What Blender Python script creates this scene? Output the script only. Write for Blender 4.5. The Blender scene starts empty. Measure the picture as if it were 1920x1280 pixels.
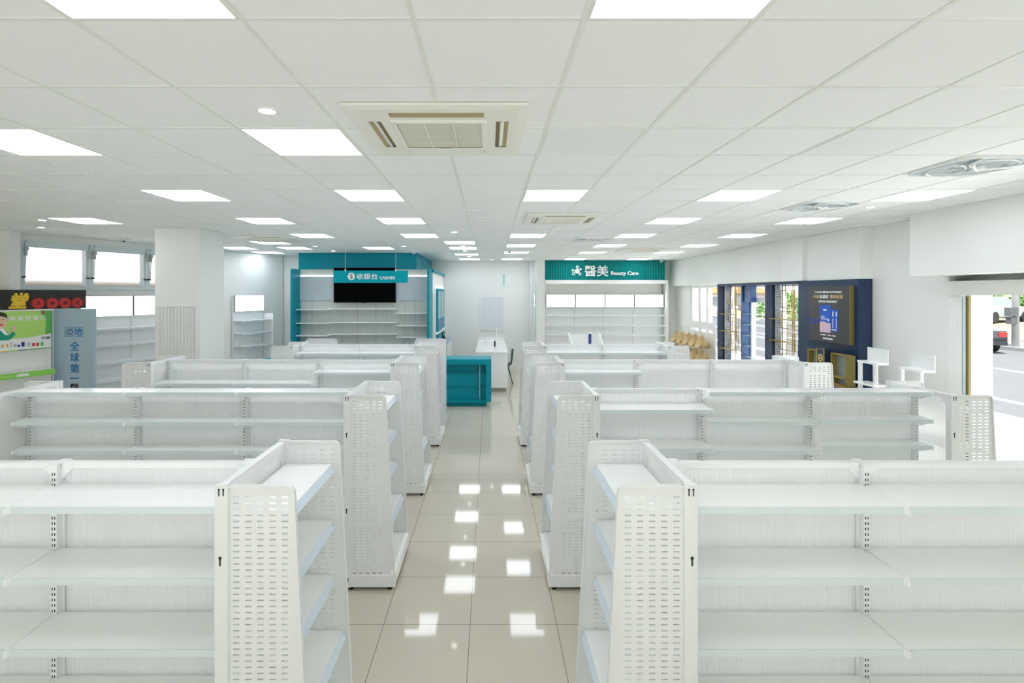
import bpy, bmesh, math, random
from mathutils import Matrix, Vector

# ------------------------------------------------------------------ camera, sky, sun, exposure
scene = bpy.context.scene
COL = scene.collection
cam_data = bpy.data.cameras.new('camera')
cam = bpy.data.objects.new('camera', cam_data)
COL.objects.link(cam)
cam.location = (0.0, 0.0, 2.3)
cam.rotation_euler = (math.radians(90), 0, 0)
cam_data.sensor_width = 36.0
cam_data.lens = 36.0 * 975.0 / 1920.0
cam_data.shift_x = (960 - 918) / 1920.0
cam_data.shift_y = (549 - 640) / 1920.0
cam_data.clip_start = 0.05
cam_data.clip_end = 300
scene.camera = cam

world = bpy.data.worlds.new('sky')
scene.world = world
world.use_nodes = True
wn = world.node_tree
bg = wn.nodes['Background']
bg.inputs['Color'].default_value = (0.93, 0.985, 1.0, 1)
bg.inputs['Strength'].default_value = 1.6

sun_data = bpy.data.lights.new('sun', 'SUN')
sun_data.energy = 14.0
sun_data.angle = math.radians(3)
sun_data.color = (0.955, 0.985, 1.0)
sun = bpy.data.objects.new('sun', sun_data)
COL.objects.link(sun)
sun.rotation_euler = Vector((0.25, 0.35, -1.0)).to_track_quat('-Z', 'Y').to_euler()

vs = scene.view_settings
vs.view_transform = 'Standard'
vs.look = 'None'
vs.gamma = 1.0
vs.use_curve_mapping = False
vs.exposure = 0.76
LED = 4.0
scene.cycles.max_bounces = 20
scene.cycles.diffuse_bounces = 14
scene.cycles.transmission_bounces = 10
scene.cycles.transparent_max_bounces = 16
scene.cycles.sample_clamp_indirect = 6.0
scene.cycles.caustics_reflective = False
scene.cycles.caustics_refractive = True

# ------------------------------------------------------------------ materials
MATS = {}
def mat(name, col, rough=0.5, metal=0.0, spec=0.5, emit=None, estr=1.0, trans=0.0, ior=1.45, coat=0.0):
    m = bpy.data.materials.new(name)
    m.use_nodes = True
    b = m.node_tree.nodes['Principled BSDF']
    b.inputs['Base Color'].default_value = (*col, 1)
    b.inputs['Roughness'].default_value = rough
    b.inputs['Metallic'].default_value = metal
    b.inputs['Specular IOR Level'].default_value = spec
    b.inputs['IOR'].default_value = ior
    b.inputs['Transmission Weight'].default_value = trans
    b.inputs['Coat Weight'].default_value = coat
    if emit:
        b.inputs['Emission Color'].default_value = (*emit, 1)
        b.inputs['Emission Strength'].default_value = estr
    MATS[name] = m
    return m

def noise_tint(m, c1, c2, scale=8.0, detail=4.0):
    nt = m.node_tree
    b = nt.nodes['Principled BSDF']
    tc = nt.nodes.new('ShaderNodeTexCoord')
    nz = nt.nodes.new('ShaderNodeTexNoise')
    nz.inputs['Scale'].default_value = scale
    nz.inputs['Detail'].default_value = detail
    mx = nt.nodes.new('ShaderNodeMix'); mx.data_type = 'RGBA'
    mx.inputs['A'].default_value = (*c1, 1); mx.inputs['B'].default_value = (*c2, 1)
    nt.links.new(tc.outputs['Object'], nz.inputs['Vector'])
    nt.links.new(nz.outputs['Fac'], mx.inputs['Factor'])
    nt.links.new(mx.outputs['Result'], b.inputs['Base Color'])
    return mx

def math_node(nt, op, a, b=None):
    n = nt.nodes.new('ShaderNodeMath'); n.operation = op
    for i, v in enumerate((a, b)):
        if v is None: continue
        if isinstance(v, (int, float)): n.inputs[i].default_value = v
        else: nt.links.new(v, n.inputs[i])
    return n.outputs[0]

W = (0.80, 0.835, 0.81)
M_wall = mat('wall_paint', (0.81, 0.82, 0.80), 0.6)
noise_tint(M_wall, (0.805, 0.815, 0.795), (0.815, 0.825, 0.805), 3.0)
M_ceil = mat('ceiling_tile', (0.80, 0.83, 0.80), 0.8)
noise_tint(M_ceil, (0.895, 0.91, 0.925), (0.91, 0.925, 0.94), 60.0)
M_bar = mat('grid_bar', (0.81, 0.825, 0.785), 0.45)
M_off = mat('unlit_diffuser', (0.86, 0.885, 0.91), 0.6)
M_led = mat('led_diffuser', (0.9, 0.9, 0.9), 0.5, emit=(0.94, 0.995, 1.075), estr=LED)
M_box = mat('lightbox_face', (0.9, 0.9, 0.9), 0.5, emit=(1, 1, 1), estr=1.5)
M_spot = mat('downlight_lens', (0.9, 0.9, 0.9), 0.5, emit=(1, 0.97, 0.9), estr=6.0)
M_strip = mat('led_strip', (0.9, 0.9, 0.9), 0.5, emit=(1, 1, 0.98), estr=1.6)
M_steel = mat('white_steel', (0.80, 0.81, 0.815), 0.3)
M_shelf = mat('white_shelf', (0.955, 0.965, 0.965), 0.16)
M_price = mat('price_strip', (0.70, 0.78, 0.80), 0.25)
M_priceb = mat('blue_price_strip', (0.68, 0.78, 0.88), 0.2)
M_black = mat('black_plastic', (0.012, 0.012, 0.013), 0.4)
M_dark = mat('hole_shade', (0.03, 0.035, 0.035), 0.7)  # near-black that paints the shade inside slots and keyholes
M_screen = mat('tv_screen', (0.001, 0.001, 0.001), 0.6, spec=0.05)
M_teal = mat('teal_laminate', (0.0, 0.265, 0.345), 0.42, spec=0.22)
M_teals = mat('teal_sign', (0.0, 0.36, 0.44), 0.5, spec=0.15)
M_tealg = mat('teal_green', (0.0, 0.225, 0.215), 0.4, spec=0.22)
M_cream = mat('cream_plastic', (0.86, 0.855, 0.79), 0.4)
M_creamd = mat('cream_grille', (0.55, 0.52, 0.38), 0.5)
M_creamk = mat('louver_recess', (0.42, 0.35, 0.19), 0.6)
M_white = mat('white_plastic', (0.84, 0.85, 0.84), 0.35)
M_letter = mat('white_lettering', (0.88, 0.89, 0.88), 0.4)
M_grey = mat('grey_board', (0.52, 0.57, 0.61), 0.4)
M_slat = mat('reeded_board', (0.60, 0.62, 0.58), 0.45)
M_desk = mat('desk_white', (0.83, 0.83, 0.81), 0.2)
M_toe = mat('toe_kick', (0.42, 0.41, 0.37), 0.4)
M_chrome = mat('chrome', (0.75, 0.76, 0.76), 0.2, metal=1.0)
M_navy = mat('navy_laminate', (0.018, 0.040, 0.095), 0.28)
M_blue = mat('blue_panel', (0.03, 0.10, 0.27), 0.3)
M_gold = mat('gold_metal', (0.42, 0.30, 0.085), 0.35, metal=0.4)
M_brass = mat('brass_edge', (0.24, 0.185, 0.05), 0.4, metal=0.2)
M_poster = mat('poster_board', (0.058, 0.056, 0.058), 0.35)
M_goldl = mat('gold_lettering', (0.75, 0.55, 0.22), 0.5)
M_bluebox = mat('product_blue', (0.005, 0.10, 0.60), 0.4)
M_violet = mat('violet_beam', (0.03, 0.035, 0.30), 0.4)
M_pink = mat('product_pink', (0.72, 0.52, 0.62), 0.5)
M_chairg = mat('dark_green_plastic', (0.012, 0.085, 0.075), 0.4)
M_bluep = mat('pale_blue_panel', (0.42, 0.54, 0.65), 0.35)
M_bluet = mat('blue_lettering', (0.01, 0.17, 0.45), 0.4)
M_green = mat('lime_print', (0.42, 0.68, 0.16), 0.4)
M_green2 = mat('leaf_green_print', (0.10, 0.44, 0.10), 0.4)
M_green3 = mat('bright_green_strip', (0.25, 0.65, 0.10), 0.35)
M_jacket = mat('jade_print', (0.01, 0.30, 0.20), 0.5)
M_skin = mat('skin_print', (0.75, 0.50, 0.40), 0.5)
M_hair = mat('hair_print', (0.04, 0.035, 0.03), 0.6)
M_red = mat('red_print', (0.62, 0.03, 0.03), 0.4)
M_yellow = mat('gold_yellow', (0.80, 0.52, 0.03), 0.4)
M_signb = mat('sign_black', (0.022, 0.024, 0.024), 0.18)
M_alu = mat('pale_aluminium', (0.66, 0.75, 0.78), 0.35)
M_motor = mat('motor_grey', (0.45, 0.46, 0.46), 0.4)
M_fan = mat('fan_grey', (0.44, 0.51, 0.56), 0.35)
M_fanw = mat('fan_white', (0.82, 0.85, 0.86), 0.25)
M_board = mat('notice_board', (0.70, 0.73, 0.76), 0.3)
M_mint = mat('mint_glass', (0.30, 0.68, 0.62), 0.2)
M_bowl = mat('pale_wood', (0.62, 0.45, 0.22), 0.45)
noise_tint(M_bowl, (0.72, 0.56, 0.32), (0.52, 0.36, 0.15), 6.0)
M_label = mat('label_blue', (0.03, 0.07, 0.32), 0.4)
M_mirror = mat('smoked_mirror', (0.30, 0.36, 0.37), 0.15, metal=0.3)
M_asphalt = mat('asphalt', (0.08, 0.08, 0.08), 0.9, spec=0.1)
noise_tint(M_asphalt, (0.068, 0.067, 0.069), (0.082, 0.081, 0.083), 1.5)
M_pave = mat('pavement', (0.62, 0.61, 0.58), 0.8)
M_conc = mat('concrete', (0.16, 0.16, 0.16), 0.8)
M_pole = mat('pole_concrete', (0.42, 0.42, 0.41), 0.8)
M_meter = mat('meter_grey', (0.06, 0.06, 0.065), 0.5)
M_soil = mat('dry_soil', (0.45, 0.36, 0.26), 0.9)
noise_tint(M_soil, (0.19, 0.14, 0.095), (0.11, 0.095, 0.05), 0.8)
M_leaf = mat('leaves', (0.10, 0.22, 0.05), 0.7)
noise_tint(M_leaf, (0.13, 0.27, 0.06), (0.05, 0.12, 0.03), 3.0)
M_cardark = mat('dark_car_paint', (0.02, 0.022, 0.026), 0.2, coat=0.5)
M_carsil = mat('silver_car_paint', (0.45, 0.48, 0.50), 0.25, metal=0.4)
M_cglass = mat('car_glass', (0.10, 0.13, 0.15), 0.1)
M_tyre = mat('tyre', (0.015, 0.015, 0.015), 0.8)
M_tail = mat('tail_light', (0.55, 0.02, 0.02), 0.3)
M_brick = mat('brick_wall', (0.50, 0.36, 0.30), 0.8)
M_facade = mat('facade', (0.55, 0.52, 0.50), 0.8)
M_roofo = mat('orange_roof', (0.60, 0.22, 0.09), 0.7)

# reeded board: vertical grooves as bump
def ribs(m, axis, pitch, strength, dist):
    nt = m.node_tree
    b = nt.nodes['Principled BSDF']
    tc = nt.nodes.new('ShaderNodeTexCoord')
    sp = nt.nodes.new('ShaderNodeSeparateXYZ')
    nt.links.new(tc.outputs['Object'], sp.inputs[0])
    s = math_node(nt, 'SINE', math_node(nt, 'MULTIPLY', sp.outputs[axis], 2 * math.pi / pitch))
    bp = nt.nodes.new('ShaderNodeBump')
    bp.inputs['Strength'].default_value = strength
    bp.inputs['Distance'].default_value = dist
    nt.links.new(s, bp.inputs['Height'])
    nt.links.new(bp.outputs[0], b.inputs['Normal'])
    return s

# corrugated translucent sheet: part scatters light, part lets a blurred view through
def sheet_mat(name, axis):
    m = bpy.data.materials.new(name); m.use_nodes = True
    nt = m.node_tree; b = nt.nodes['Principled BSDF']
    b.inputs['Base Color'].default_value = (0.99, 1.0, 1.0, 1)
    b.inputs['Roughness'].default_value = 0.10
    b.inputs['IOR'].default_value = 1.18
    b.inputs['Transmission Weight'].default_value = 1.0
    ribs(m, axis, 0.012, 0.8, 0.002)
    t = nt.nodes.new('ShaderNodeBsdfTranslucent'); t.inputs[0].default_value = (0.985, 0.99, 0.99, 1)
    d = nt.nodes.new('ShaderNodeBsdfDiffuse'); d.inputs[0].default_value = (0.985, 0.99, 0.99, 1)
    m1 = nt.nodes.new('ShaderNodeMixShader'); m1.inputs[0].default_value = 0.58
    nt.links.new(t.outputs[0], m1.inputs[1]); nt.links.new(d.outputs[0], m1.inputs[2])
    m2 = nt.nodes.new('ShaderNodeMixShader'); m2.inputs[0].default_value = 0.7
    nt.links.new(m1.outputs[0], m2.inputs[2]); nt.links.new(b.outputs[0], m2.inputs[1])
    nt.links.new(m2.outputs[0], nt.nodes['Material Output'].inputs[0])
    return m
M_poly = sheet_mat('translucent_sheet', 0)
M_polyy = sheet_mat('translucent_sheet_end', 1)
M_frost = bpy.data.materials.new('frosted_glass'); M_frost.use_nodes = True
_nt = M_frost.node_tree
_b = _nt.nodes['Principled BSDF']
_b.inputs['Base Color'].default_value = (0.95, 0.95, 0.95, 1)
_b.inputs['Roughness'].default_value = 0.75
_b.inputs['Transmission Weight'].default_value = 1.0
_b.inputs['IOR'].default_value = 1.06
# clear window glass
M_glass = bpy.data.materials.new('window_glass'); M_glass.use_nodes = True
_nt = M_glass.node_tree
_nt.nodes.remove(_nt.nodes['Principled BSDF'])
_t = _nt.nodes.new('ShaderNodeBsdfTransparent'); _t.inputs[0].default_value = (0.965, 0.97, 0.968, 1)
_g = _nt.nodes.new('ShaderNodeBsdfGlossy'); _g.inputs['Roughness'].default_value = 0.02
_m = _nt.nodes.new('ShaderNodeMixShader'); _m.inputs[0].default_value = 0.06
_nt.links.new(_t.outputs[0], _m.inputs[1]); _nt.links.new(_g.outputs[0], _m.inputs[2])
_nt.links.new(_m.outputs[0], _nt.nodes['Material Output'].inputs[0])
# shelf glass (edge tint)
M_sglass = mat('shelf_glass', (0.78, 0.88, 0.90), 0.08, trans=0.6, ior=1.2)

# polished floor tiles with thin joints
M_floor = mat('polished_tile', (0.5, 0.49, 0.42), 0.05, spec=0.5)
def tile_floor(m, ox, oy, size, gw, c1, c2, cg):
    nt = m.node_tree
    b = nt.nodes['Principled BSDF']
    tc = nt.nodes.new('ShaderNodeTexCoord')
    sp = nt.nodes.new('ShaderNodeSeparateXYZ')
    nt.links.new(tc.outputs['Object'], sp.inputs[0])
    ms = []
    for ax, off in ((0, ox), (1, oy)):
        v = math_node(nt, 'DIVIDE', math_node(nt, 'SUBTRACT', sp.outputs[ax], off - 60 * size), size)
        f = math_node(nt, 'FRACT', v)
        d = math_node(nt, 'ABSOLUTE', math_node(nt, 'SUBTRACT', f, 0.5))
        ms.append(math_node(nt, 'GREATER_THAN', d, 0.5 - gw / size))
    mk = math_node(nt, 'MAXIMUM', ms[0], ms[1])
    nz = nt.nodes.new('ShaderNodeTexNoise'); nz.inputs['Scale'].default_value = 70; nz.inputs['Detail'].default_value = 6
    nt.links.new(tc.outputs['Object'], nz.inputs['Vector'])
    a = nt.nodes.new('ShaderNodeMix'); a.data_type = 'RGBA'
    a.inputs['A'].default_value = (*c1, 1); a.inputs['B'].default_value = (*c2, 1)
    nt.links.new(nz.outputs['Fac'], a.inputs['Factor'])
    g = nt.nodes.new('ShaderNodeMix'); g.data_type = 'RGBA'
    g.inputs['B'].default_value = (*cg, 1)
    nt.links.new(a.outputs['Result'], g.inputs['A'])
    nt.links.new(mk, g.inputs['Factor'])
    nt.links.new(g.outputs['Result'], b.inputs['Base Color'])
tile_floor(M_floor, -0.135, 3.61, 0.6, 0.0022, (0.61, 0.565, 0.475), (0.57, 0.525, 0.44), (0.20, 0.18, 0.15))
ribs(M_slat, 0, 0.045, 0.5, 0.006)
ribs(M_tealg, 0, 0.075, 1.0, 0.012)

# ------------------------------------------------------------------ mesh builder
class MB:
    def __init__(self):
        self.v = []; self.f = []
    def poly(self, pts):
        n = len(self.v); self.v += [tuple(p) for p in pts]; self.f.append(tuple(range(n, n + len(pts)))); return self
    def box(self, x0, x1, y0, y1, z0, z1):
        if x0 > x1: x0, x1 = x1, x0
        if y0 > y1: y0, y1 = y1, y0
        if z0 > z1: z0, z1 = z1, z0
        n = len(self.v)
        self.v += [(x0,y0,z0),(x1,y0,z0),(x1,y1,z0),(x0,y1,z0),(x0,y0,z1),(x1,y0,z1),(x1,y1,z1),(x0,y1,z1)]
        for q in ((0,3,2,1),(4,5,6,7),(0,1,5,4),(1,2,6,5),(2,3,7,6),(3,0,4,7)):
            self.f.append(tuple(n + i for i in q))
        return self
    def prism(self, pts, axis, a, b):
        """pts: outline in the two remaining axes, extruded along axis from a to b"""
        def mk(p, t):
            if axis == 'x': return (t, p[0], p[1])
            if axis == 'y': return (p[0], t, p[1])
            return (p[0], p[1], t)
        n = len(self.v); k = len(pts)
        self.v += [mk(p, a) for p in pts] + [mk(p, b) for p in pts]
        self.f.append(tuple(range(n, n + k))[::-1]); self.f.append(tuple(range(n + k, n + 2 * k)))
        for i in range(k):
            j = (i + 1) % k
            self.f.append((n + i, n + j, n + k + j, n + k + i))
        return self
    def tube(self, path, r, seg=8, caps=True):
        path = [Vector(p) for p in path]; n0 = len(self.v); m = len(path)
        for i, p in enumerate(path):
            d = (path[min(i + 1, m - 1)] - path[max(i - 1, 0)]).normalized()
            up = Vector((0, 0, 1)) if abs(d.z) < 0.9 else Vector((1, 0, 0))
            s = d.cross(up).normalized(); t = s.cross(d)
            rr = r[i] if isinstance(r, (list, tuple)) else r
            for k in range(seg):
                a = 2 * math.pi * k / seg
                self.v.append(tuple(p + s * (rr * math.cos(a)) + t * (rr * math.sin(a))))
        for i in range(m - 1):
            for k in range(seg):
                a = n0 + i * seg + k; b = n0 + i * seg + (k + 1) % seg
                self.f.append((a, b, b + seg, a + seg))
        if caps:
            self.f.append(tuple(n0 + k for k in range(seg))[::-1])
            self.f.append(tuple(n0 + (m - 1) * seg + k for k in range(seg)))
        return self
    def lathe(self, prof, seg=24, c=(0, 0, 0), sy=1.0):
        n0 = len(self.v); m = len(prof)
        for (r, z) in prof:
            for k in range(seg):
                a = 2 * math.pi * k / seg
                self.v.append((c[0] + r * math.cos(a), c[1] + sy * r * math.sin(a), c[2] + z))
        for i in range(m - 1):
            for k in range(seg):
                a = n0 + i * seg + k; b = n0 + i * seg + (k + 1) % seg
                self.f.append((a, b, b + seg, a + seg))
        self.f.append(tuple(n0 + k for k in range(seg))[::-1])
        self.f.append(tuple(n0 + (m - 1) * seg + k for k in range(seg)))
        return self
    def rim(self, path, w, y0, y1):
        """square strip following a path in the XZ plane, in-plane half width w, from y0 to y1"""
        m = len(path); n0 = len(self.v)
        for i, p in enumerate(path):
            a = path[max(i - 1, 0)]; b = path[min(i + 1, m - 1)]
            dx, dz = b[0] - a[0], b[1] - a[1]; l = math.hypot(dx, dz) or 1
            nx, nz = -dz / l * w, dx / l * w
            self.v += [(p[0]-nx, y0, p[1]-nz), (p[0]+nx, y0, p[1]+nz), (p[0]+nx, y1, p[1]+nz), (p[0]-nx, y1, p[1]-nz)]
        for i in range(m - 1):
            for k in range(4):
                a = n0 + 4*i + k; b = n0 + 4*i + (k+1) % 4
                self.f.append((a, b, b + 4, a + 4))
        self.f.append((n0+3, n0+2, n0+1, n0)); e = n0 + 4*(m-1)
        self.f.append((e, e+1, e+2, e+3))
        return self
    def mesh(self, name, m, smooth=False, fix=True, solid=0.0, bevel=0.0, weld=False):
        me = bpy.data.meshes.new(name)
        me.from_pydata(self.v, [], self.f)
        bm = bmesh.new(); bm.from_mesh(me)
        if weld: bmesh.ops.remove_doubles(bm, verts=bm.verts, dist=1e-5)
        if solid: bmesh.ops.solidify(bm, geom=bm.faces[:], thickness=solid)
        if bevel:
            bmesh.ops.bevel(bm, geom=bm.edges[:], offset=bevel, segments=2, affect='EDGES', profile=0.7, clamp_overlap=True)
        if fix: bmesh.ops.recalc_face_normals(bm, faces=bm.faces[:])
        bm.to_mesh(me); bm.free()
        if smooth:
            for p in me.polygons: p.use_smooth = True
        me.materials.append(m)
        return me
    def build(self, name, m, parent=None, loc=(0,0,0), rot=(0,0,0), **kw):
        return place(self.mesh(name, m, **kw), name, parent, loc, rot)

def place(me, name, parent=None, loc=(0,0,0), rot=(0,0,0)):
    o = bpy.data.objects.new(name, me)
    COL.objects.link(o)
    o.location = loc; o.rotation_euler = rot
    if parent is not None: o.parent = parent
    return o

def thing(name, label, cat, loc=(0,0,0), rz=0.0, group=None):
    o = bpy.data.objects.new(name, None)
    COL.objects.link(o)
    o.empty_display_size = 0.1
    o.location = loc; o.rotation_euler = (0, 0, rz)
    o['label'] = label; o['category'] = cat
    if group: o['group'] = group
    return o
def tag(o, label, cat, group=None):
    o['label'] = label; o['category'] = cat
    if group: o['group'] = group
    return o
def struct(o):
    o['kind'] = 'structure'; return o

def B(x0, x1, y0, y1, z0, z1): return MB().box(x0, x1, y0, y1, z0, z1)

# lettering: a text curve turned into a mesh, fitted into a box, facing local -y
def lettering(body, x, z, w, h, y, m, parent, name='lettering', bold=0.0, depth=0.004, shear=0.0):
    cu = bpy.data.curves.new('text', 'FONT')
    cu.body = body; cu.size = 1.0; cu.offset = bold; cu.extrude = 0.5
    cu.resolution_u = 3
    cu.shear = shear
    ob = bpy.data.objects.new('text', cu); COL.objects.link(ob)
    bpy.context.view_layer.update()
    dg = bpy.context.evaluated_depsgraph_get()
    me = bpy.data.meshes.new_from_object(ob.evaluated_get(dg))
    bpy.data.objects.remove(ob); bpy.data.curves.remove(cu)
    xs = [v.co.x for v in me.vertices]; ys = [v.co.y for v in me.vertices]
    x0, x1, y0, y1 = min(xs), max(xs), min(ys), max(ys)
    sx = w / (x1 - x0) if w else None; sz = h / (y1 - y0) if h else None
    if sx is None: sx = sz
    if sz is None: sz = sx
    for v in me.vertices:
        a, b, c = v.co
        v.co = (x + (a - x0) * sx, y - (c + 0.5) * depth, z + (b - y0) * sz)
    me.name = name
    me.materials.clear(); me.materials.append(m)
    return place(me, name, parent)

def disc_xz(cx, cz, r, y0, y1, seg=24, rz=None):
    rz = rz or r
    return [(cx + r * math.cos(2*math.pi*k/seg), cz + rz * math.sin(2*math.pi*k/seg)) for k in range(seg)]

ORD = ['first','second','third','fourth','fifth','sixth','seventh','eighth','ninth']
# ------------------------------------------------------------------ the room
CZ = 3.258
X_L, X_R = -9.6, 5.9
struct(MB().poly([(X_L,-3.2,0),(5.62,-3.2,0),(5.62,16.0,0),(X_L,16.0,0)]).build('floor', M_floor))
c = MB().box(-9.6, 5.6, -3.2, 16.0, CZ + 0.003, CZ + 0.30)
struct(c.build('ceiling', M_ceil))
g = MB()
for n in range(-8, 24):
    y = 1.824 + 0.6 * n
    g.box(-8.6, 5.55, y - 0.010, y + 0.010, CZ, CZ + 0.006)
for j in range(-15, 9):
    x = (j + 0.5556) * 0.6
    g.box(x - 0.010, x + 0.010, -3.1, 15.7, CZ - 0.0008, CZ + 0.010)
struct(g.build('trim_1', M_bar))

# left wall: near straight part, then the skewed part with the clerestory windows
UX, UY = 0.4104, 0.9119
TH = math.atan2(UY, UX)
P0 = (-7.53, 8.34)
def skew(t, off=0.0):       # t along the wall, off = metres into the room
    return (P0[0] + UX * t + UY * off, P0[1] + UY * t - UX * off)
struct(B(-9.6, -7.36, 7.98, 8.16, 0, CZ).build('wall_left_pier', M_wall))
struct(B(-9.6, -9.4, -3.1, 7.98, 0, CZ).build('wall_left_near', M_wall))
def wall_piece(mb, t0, t1, z0, z1): mb.box(t0, t1, 0.0, 0.22, z0, z1)
w = MB()
wall_piece(w, -0.6, 5.45, 0, 2.36); wall_piece(w, -0.6, 5.45, 3.15, CZ)
wall_piece(w, -0.6, 0.0, 2.36, 3.15); wall_piece(w, 3.0, 5.45, 2.36, 3.15)
struct(w.build('wall_left', M_wall, loc=(P0[0], P0[1], 0), rot=(0, 0, TH)))
for k in range(3):
    t0 = k * 1.0
    r = thing('window_%d' % (k + 1), '', 'window', (*skew(t0), 2.36), TH)
    del r['label'], r['category']; struct(r)
    f = MB()
    f.box(0, 1.0, -0.03, 0.10, 0, 0.045); f.box(0, 1.0, -0.03, 0.10, 0.70, 0.79)
    f.box(0, 0.05, -0.03, 0.10, 0.045, 0.70); f.box(0.93, 1.0, -0.03, 0.10, 0.045, 0.70)
    f.box(0.965, 0.975, -0.036, -0.03, 0.0, 0.79)
    struct(f.build('window_frame', M_alu, r))
    struct(B(0.05, 0.93, 0.03, 0.036, 0.045, 0.70).build('window_pane', M_frost, r))
    s = MB(); s.box(0.055, 0.925, 0.02, 0.03, 0.045, 0.06); s.box(0.055, 0.925, 0.02, 0.03, 0.685, 0.70)
    struct(s.build('sash', M_alu, r))
    # actuator arms either side of every pane
    for q, xx in enumerate((0.03, 0.955)):
        wh = ('left', 'right')[q]
        a = thing('window_opener', 'grey motorised opener arm on the %s side of the %s high window from the left' % (wh, ORD[k]), 'window opener',
                  (*skew(t0 + xx, 0.05), 2.36), TH, 'window opener arms')
        m = MB(); m.tube([(0.02, -0.02, 0.66), (0.015, -0.02, 0.54)], 0.022, 10)
        m.lathe([(0.0, -0.035), (0.03, -0.03), (0.034, 0), (0.03, 0.03), (0.0, 0.035)], 12, (0.02, -0.02, 0.65))
        m.build('motor', M_motor, a)
        MB().tube([(0.015, -0.02, 0.55), (0.0, -0.02, 0.20)], 0.011, 8).build('rod', M_white, a)
        MB().box(-0.025, 0.012, -0.03, 0.03, 0.185, 0.215).build('clamp', M_black, a)
        MB().tube([(0.02, -0.02, 0.68), (0.0, 0.0, 0.72), (0.035, 0.01, 0.79)], 0.004, 6).build('cable', M_black, a)
# brick boundary wall outside the clerestory
MBr = B(-1.0, 4.5, 1.0, 1.2, 0, 2.55)
struct(MBr.build('exterior_wall', M_brick, loc=(P0[0], P0[1], 0), rot=(0, 0, TH)))

# back walls
struct(B(-5.6, -4.58, 13.38, 13.6, 0, CZ).build('wall_back_left', M_wall))
struct(B(-4.7, 5.8, 15.7, 15.95, 0, CZ).build('wall_back', M_wall))
struct(B(-1.38, 1.2, 15.685, 15.70, 0, 0.08).build('baseboard_back', M_wall))
struct(B(1.33, 1.58, 14.85, 15.70, 0, CZ).build('wall_pillar', M_wall))
struct(B(1.19, 1.33, 15.45, 15.70, 0, CZ).build('wall_pillar_step', M_wall))
w = MB().box(-9.6, 5.9, -3.3, -3.1, 0, 0.15).box(-9.6, 5.9, -3.3, -3.1, 1.25, CZ + 0.3)  # unseen front wall; its low opening is added to let light in
for x in (-9.6, -6.6, -3.6, -0.6, 2.4, 5.3): w.box(x, x + (0.6 if x in (-9.6, 5.3) else 0.15), -3.3, -3.1, 0.15, 1.25)
struct(w.build('wall_front', M_wall))
struct(B(-9.0, 5.3, -3.22, -3.214, 0.15, 1.25).build('window_6', M_glass))  # added glazing behind the camera, brightens shelf faces and ceiling
struct(B(-60, 60, -40, -3.3, -0.25, -0.10).build('forecourt', M_pave))

# right wall
w = MB()
w.box(5.55, 5.85, 6.28, 7.55, 0, CZ)
struct(w.build('wall_right', M_wall))
struct(B(5.36, 5.85, 7.53, 8.80, 2.505, CZ).build('wall_right_panel', M_wall))
struct(B(5.55, 5.85, 7.55, 9.0, 0, 2.505).build('wall_right_back', M_wall))
w = MB()
w.prism([(5.27, 8.77), (5.85, 8.77), (5.85, 15.72), (5.435, 15.72)], 'z', 2.507, CZ)
struct(w.build('trim_beam', M_wall))
ap = MB(); ap.rim([(0, 0), (0.60, 0), (0.60, 0.50), (0, 0.50), (0, 0)], 0.004, -0.004, 0.0)
struct(ap.build('trim_access_hatch', M_bar, loc=(5.287, 9.46, 2.56), rot=(0, 0, math.radians(-90 - 1.35))))
struct(B(5.60, 5.85, 14.55, 15.72, 0, 2.51).build('wall_right_far', M_wall))
struct(B(5.60, 5.85, 8.9, 14.55, 0, 0.12).build('wall_right_sill', M_wall))
struct(B(5.55, 5.85, -3.1, 2.6, 0, CZ).build('wall_right_near', M_wall))
# soffit over the entrance, recess, lintel, jamb
struct(B(5.13, 5.95, -3.1, 6.35, 2.505, CZ).build('trim_soffit', M_wall))
struct(B(5.50, 5.85, 2.6, 6.28, 2.275, 2.44).build('trim_lintel', M_wall))
struct(B(5.78, 5.86, 2.6, 6.28, 2.44, 2.505).build('trim_recess', M_wall))
r = thing('door_1', '', 'door', (0, 0, 0)); del r['label'], r['category']; struct(r)
struct(B(5.545, 5.62, 6.17, 6.28, 0, 2.275).build('door_jamb', M_white, r))
struct(B(5.555, 5.60, 6.125, 6.17, 0, 2.275).build('door_frame', M_white, r))
struct(B(5.565, 5.58, 6.07, 6.125, 0, 2.26).build('door_glass', M_sglass, r))
struct(B(5.56, 5.585, 6.06, 6.07, 0, 2.26).build('door_seal', M_black, r))
struct(B(5.56, 5.585, 6.036, 6.06, 0, 2.26).build('door_edge', M_brass, r))
struct(B(5.63, 5.885, 6.08, 6.28, 0, 2.44).build('door_reveal', M_white, r))
# shop window (right, far): frames and panes
def side_window(name, y0, y1, mull):
    r = thing(name, '', 'window', (0, 0, 0)); del r['label'], r['category']; struct(r)
    f = MB()
    f.box(5.64, 5.74, y0, y1, 0.12, 0.20); f.box(5.64, 5.74, y0, y1, 2.43, 2.507)
    for (a, b) in mull: f.box(5.64, 5.74, a, b, 0.2, 2.43)
    struct(f.build('window_frame', M_white, r))
    struct(B(5.69, 5.696, y0, y1, 0.2, 2.43).build('window_pane', M_glass, r))
side_window('window_4', 8.95, 12.2, [(8.95, 9.02), (10.05, 10.10), (11.2, 11.26)])
side_window('window_5', 12.2, 14.55, [(12.2, 12.26), (13.40, 13.56), (14.44, 14.55)])
struct(B(5.90, 6.12, 14.5, 14.9, -0.1, 3.2).build('wall_exterior_pier', M_white))

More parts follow.
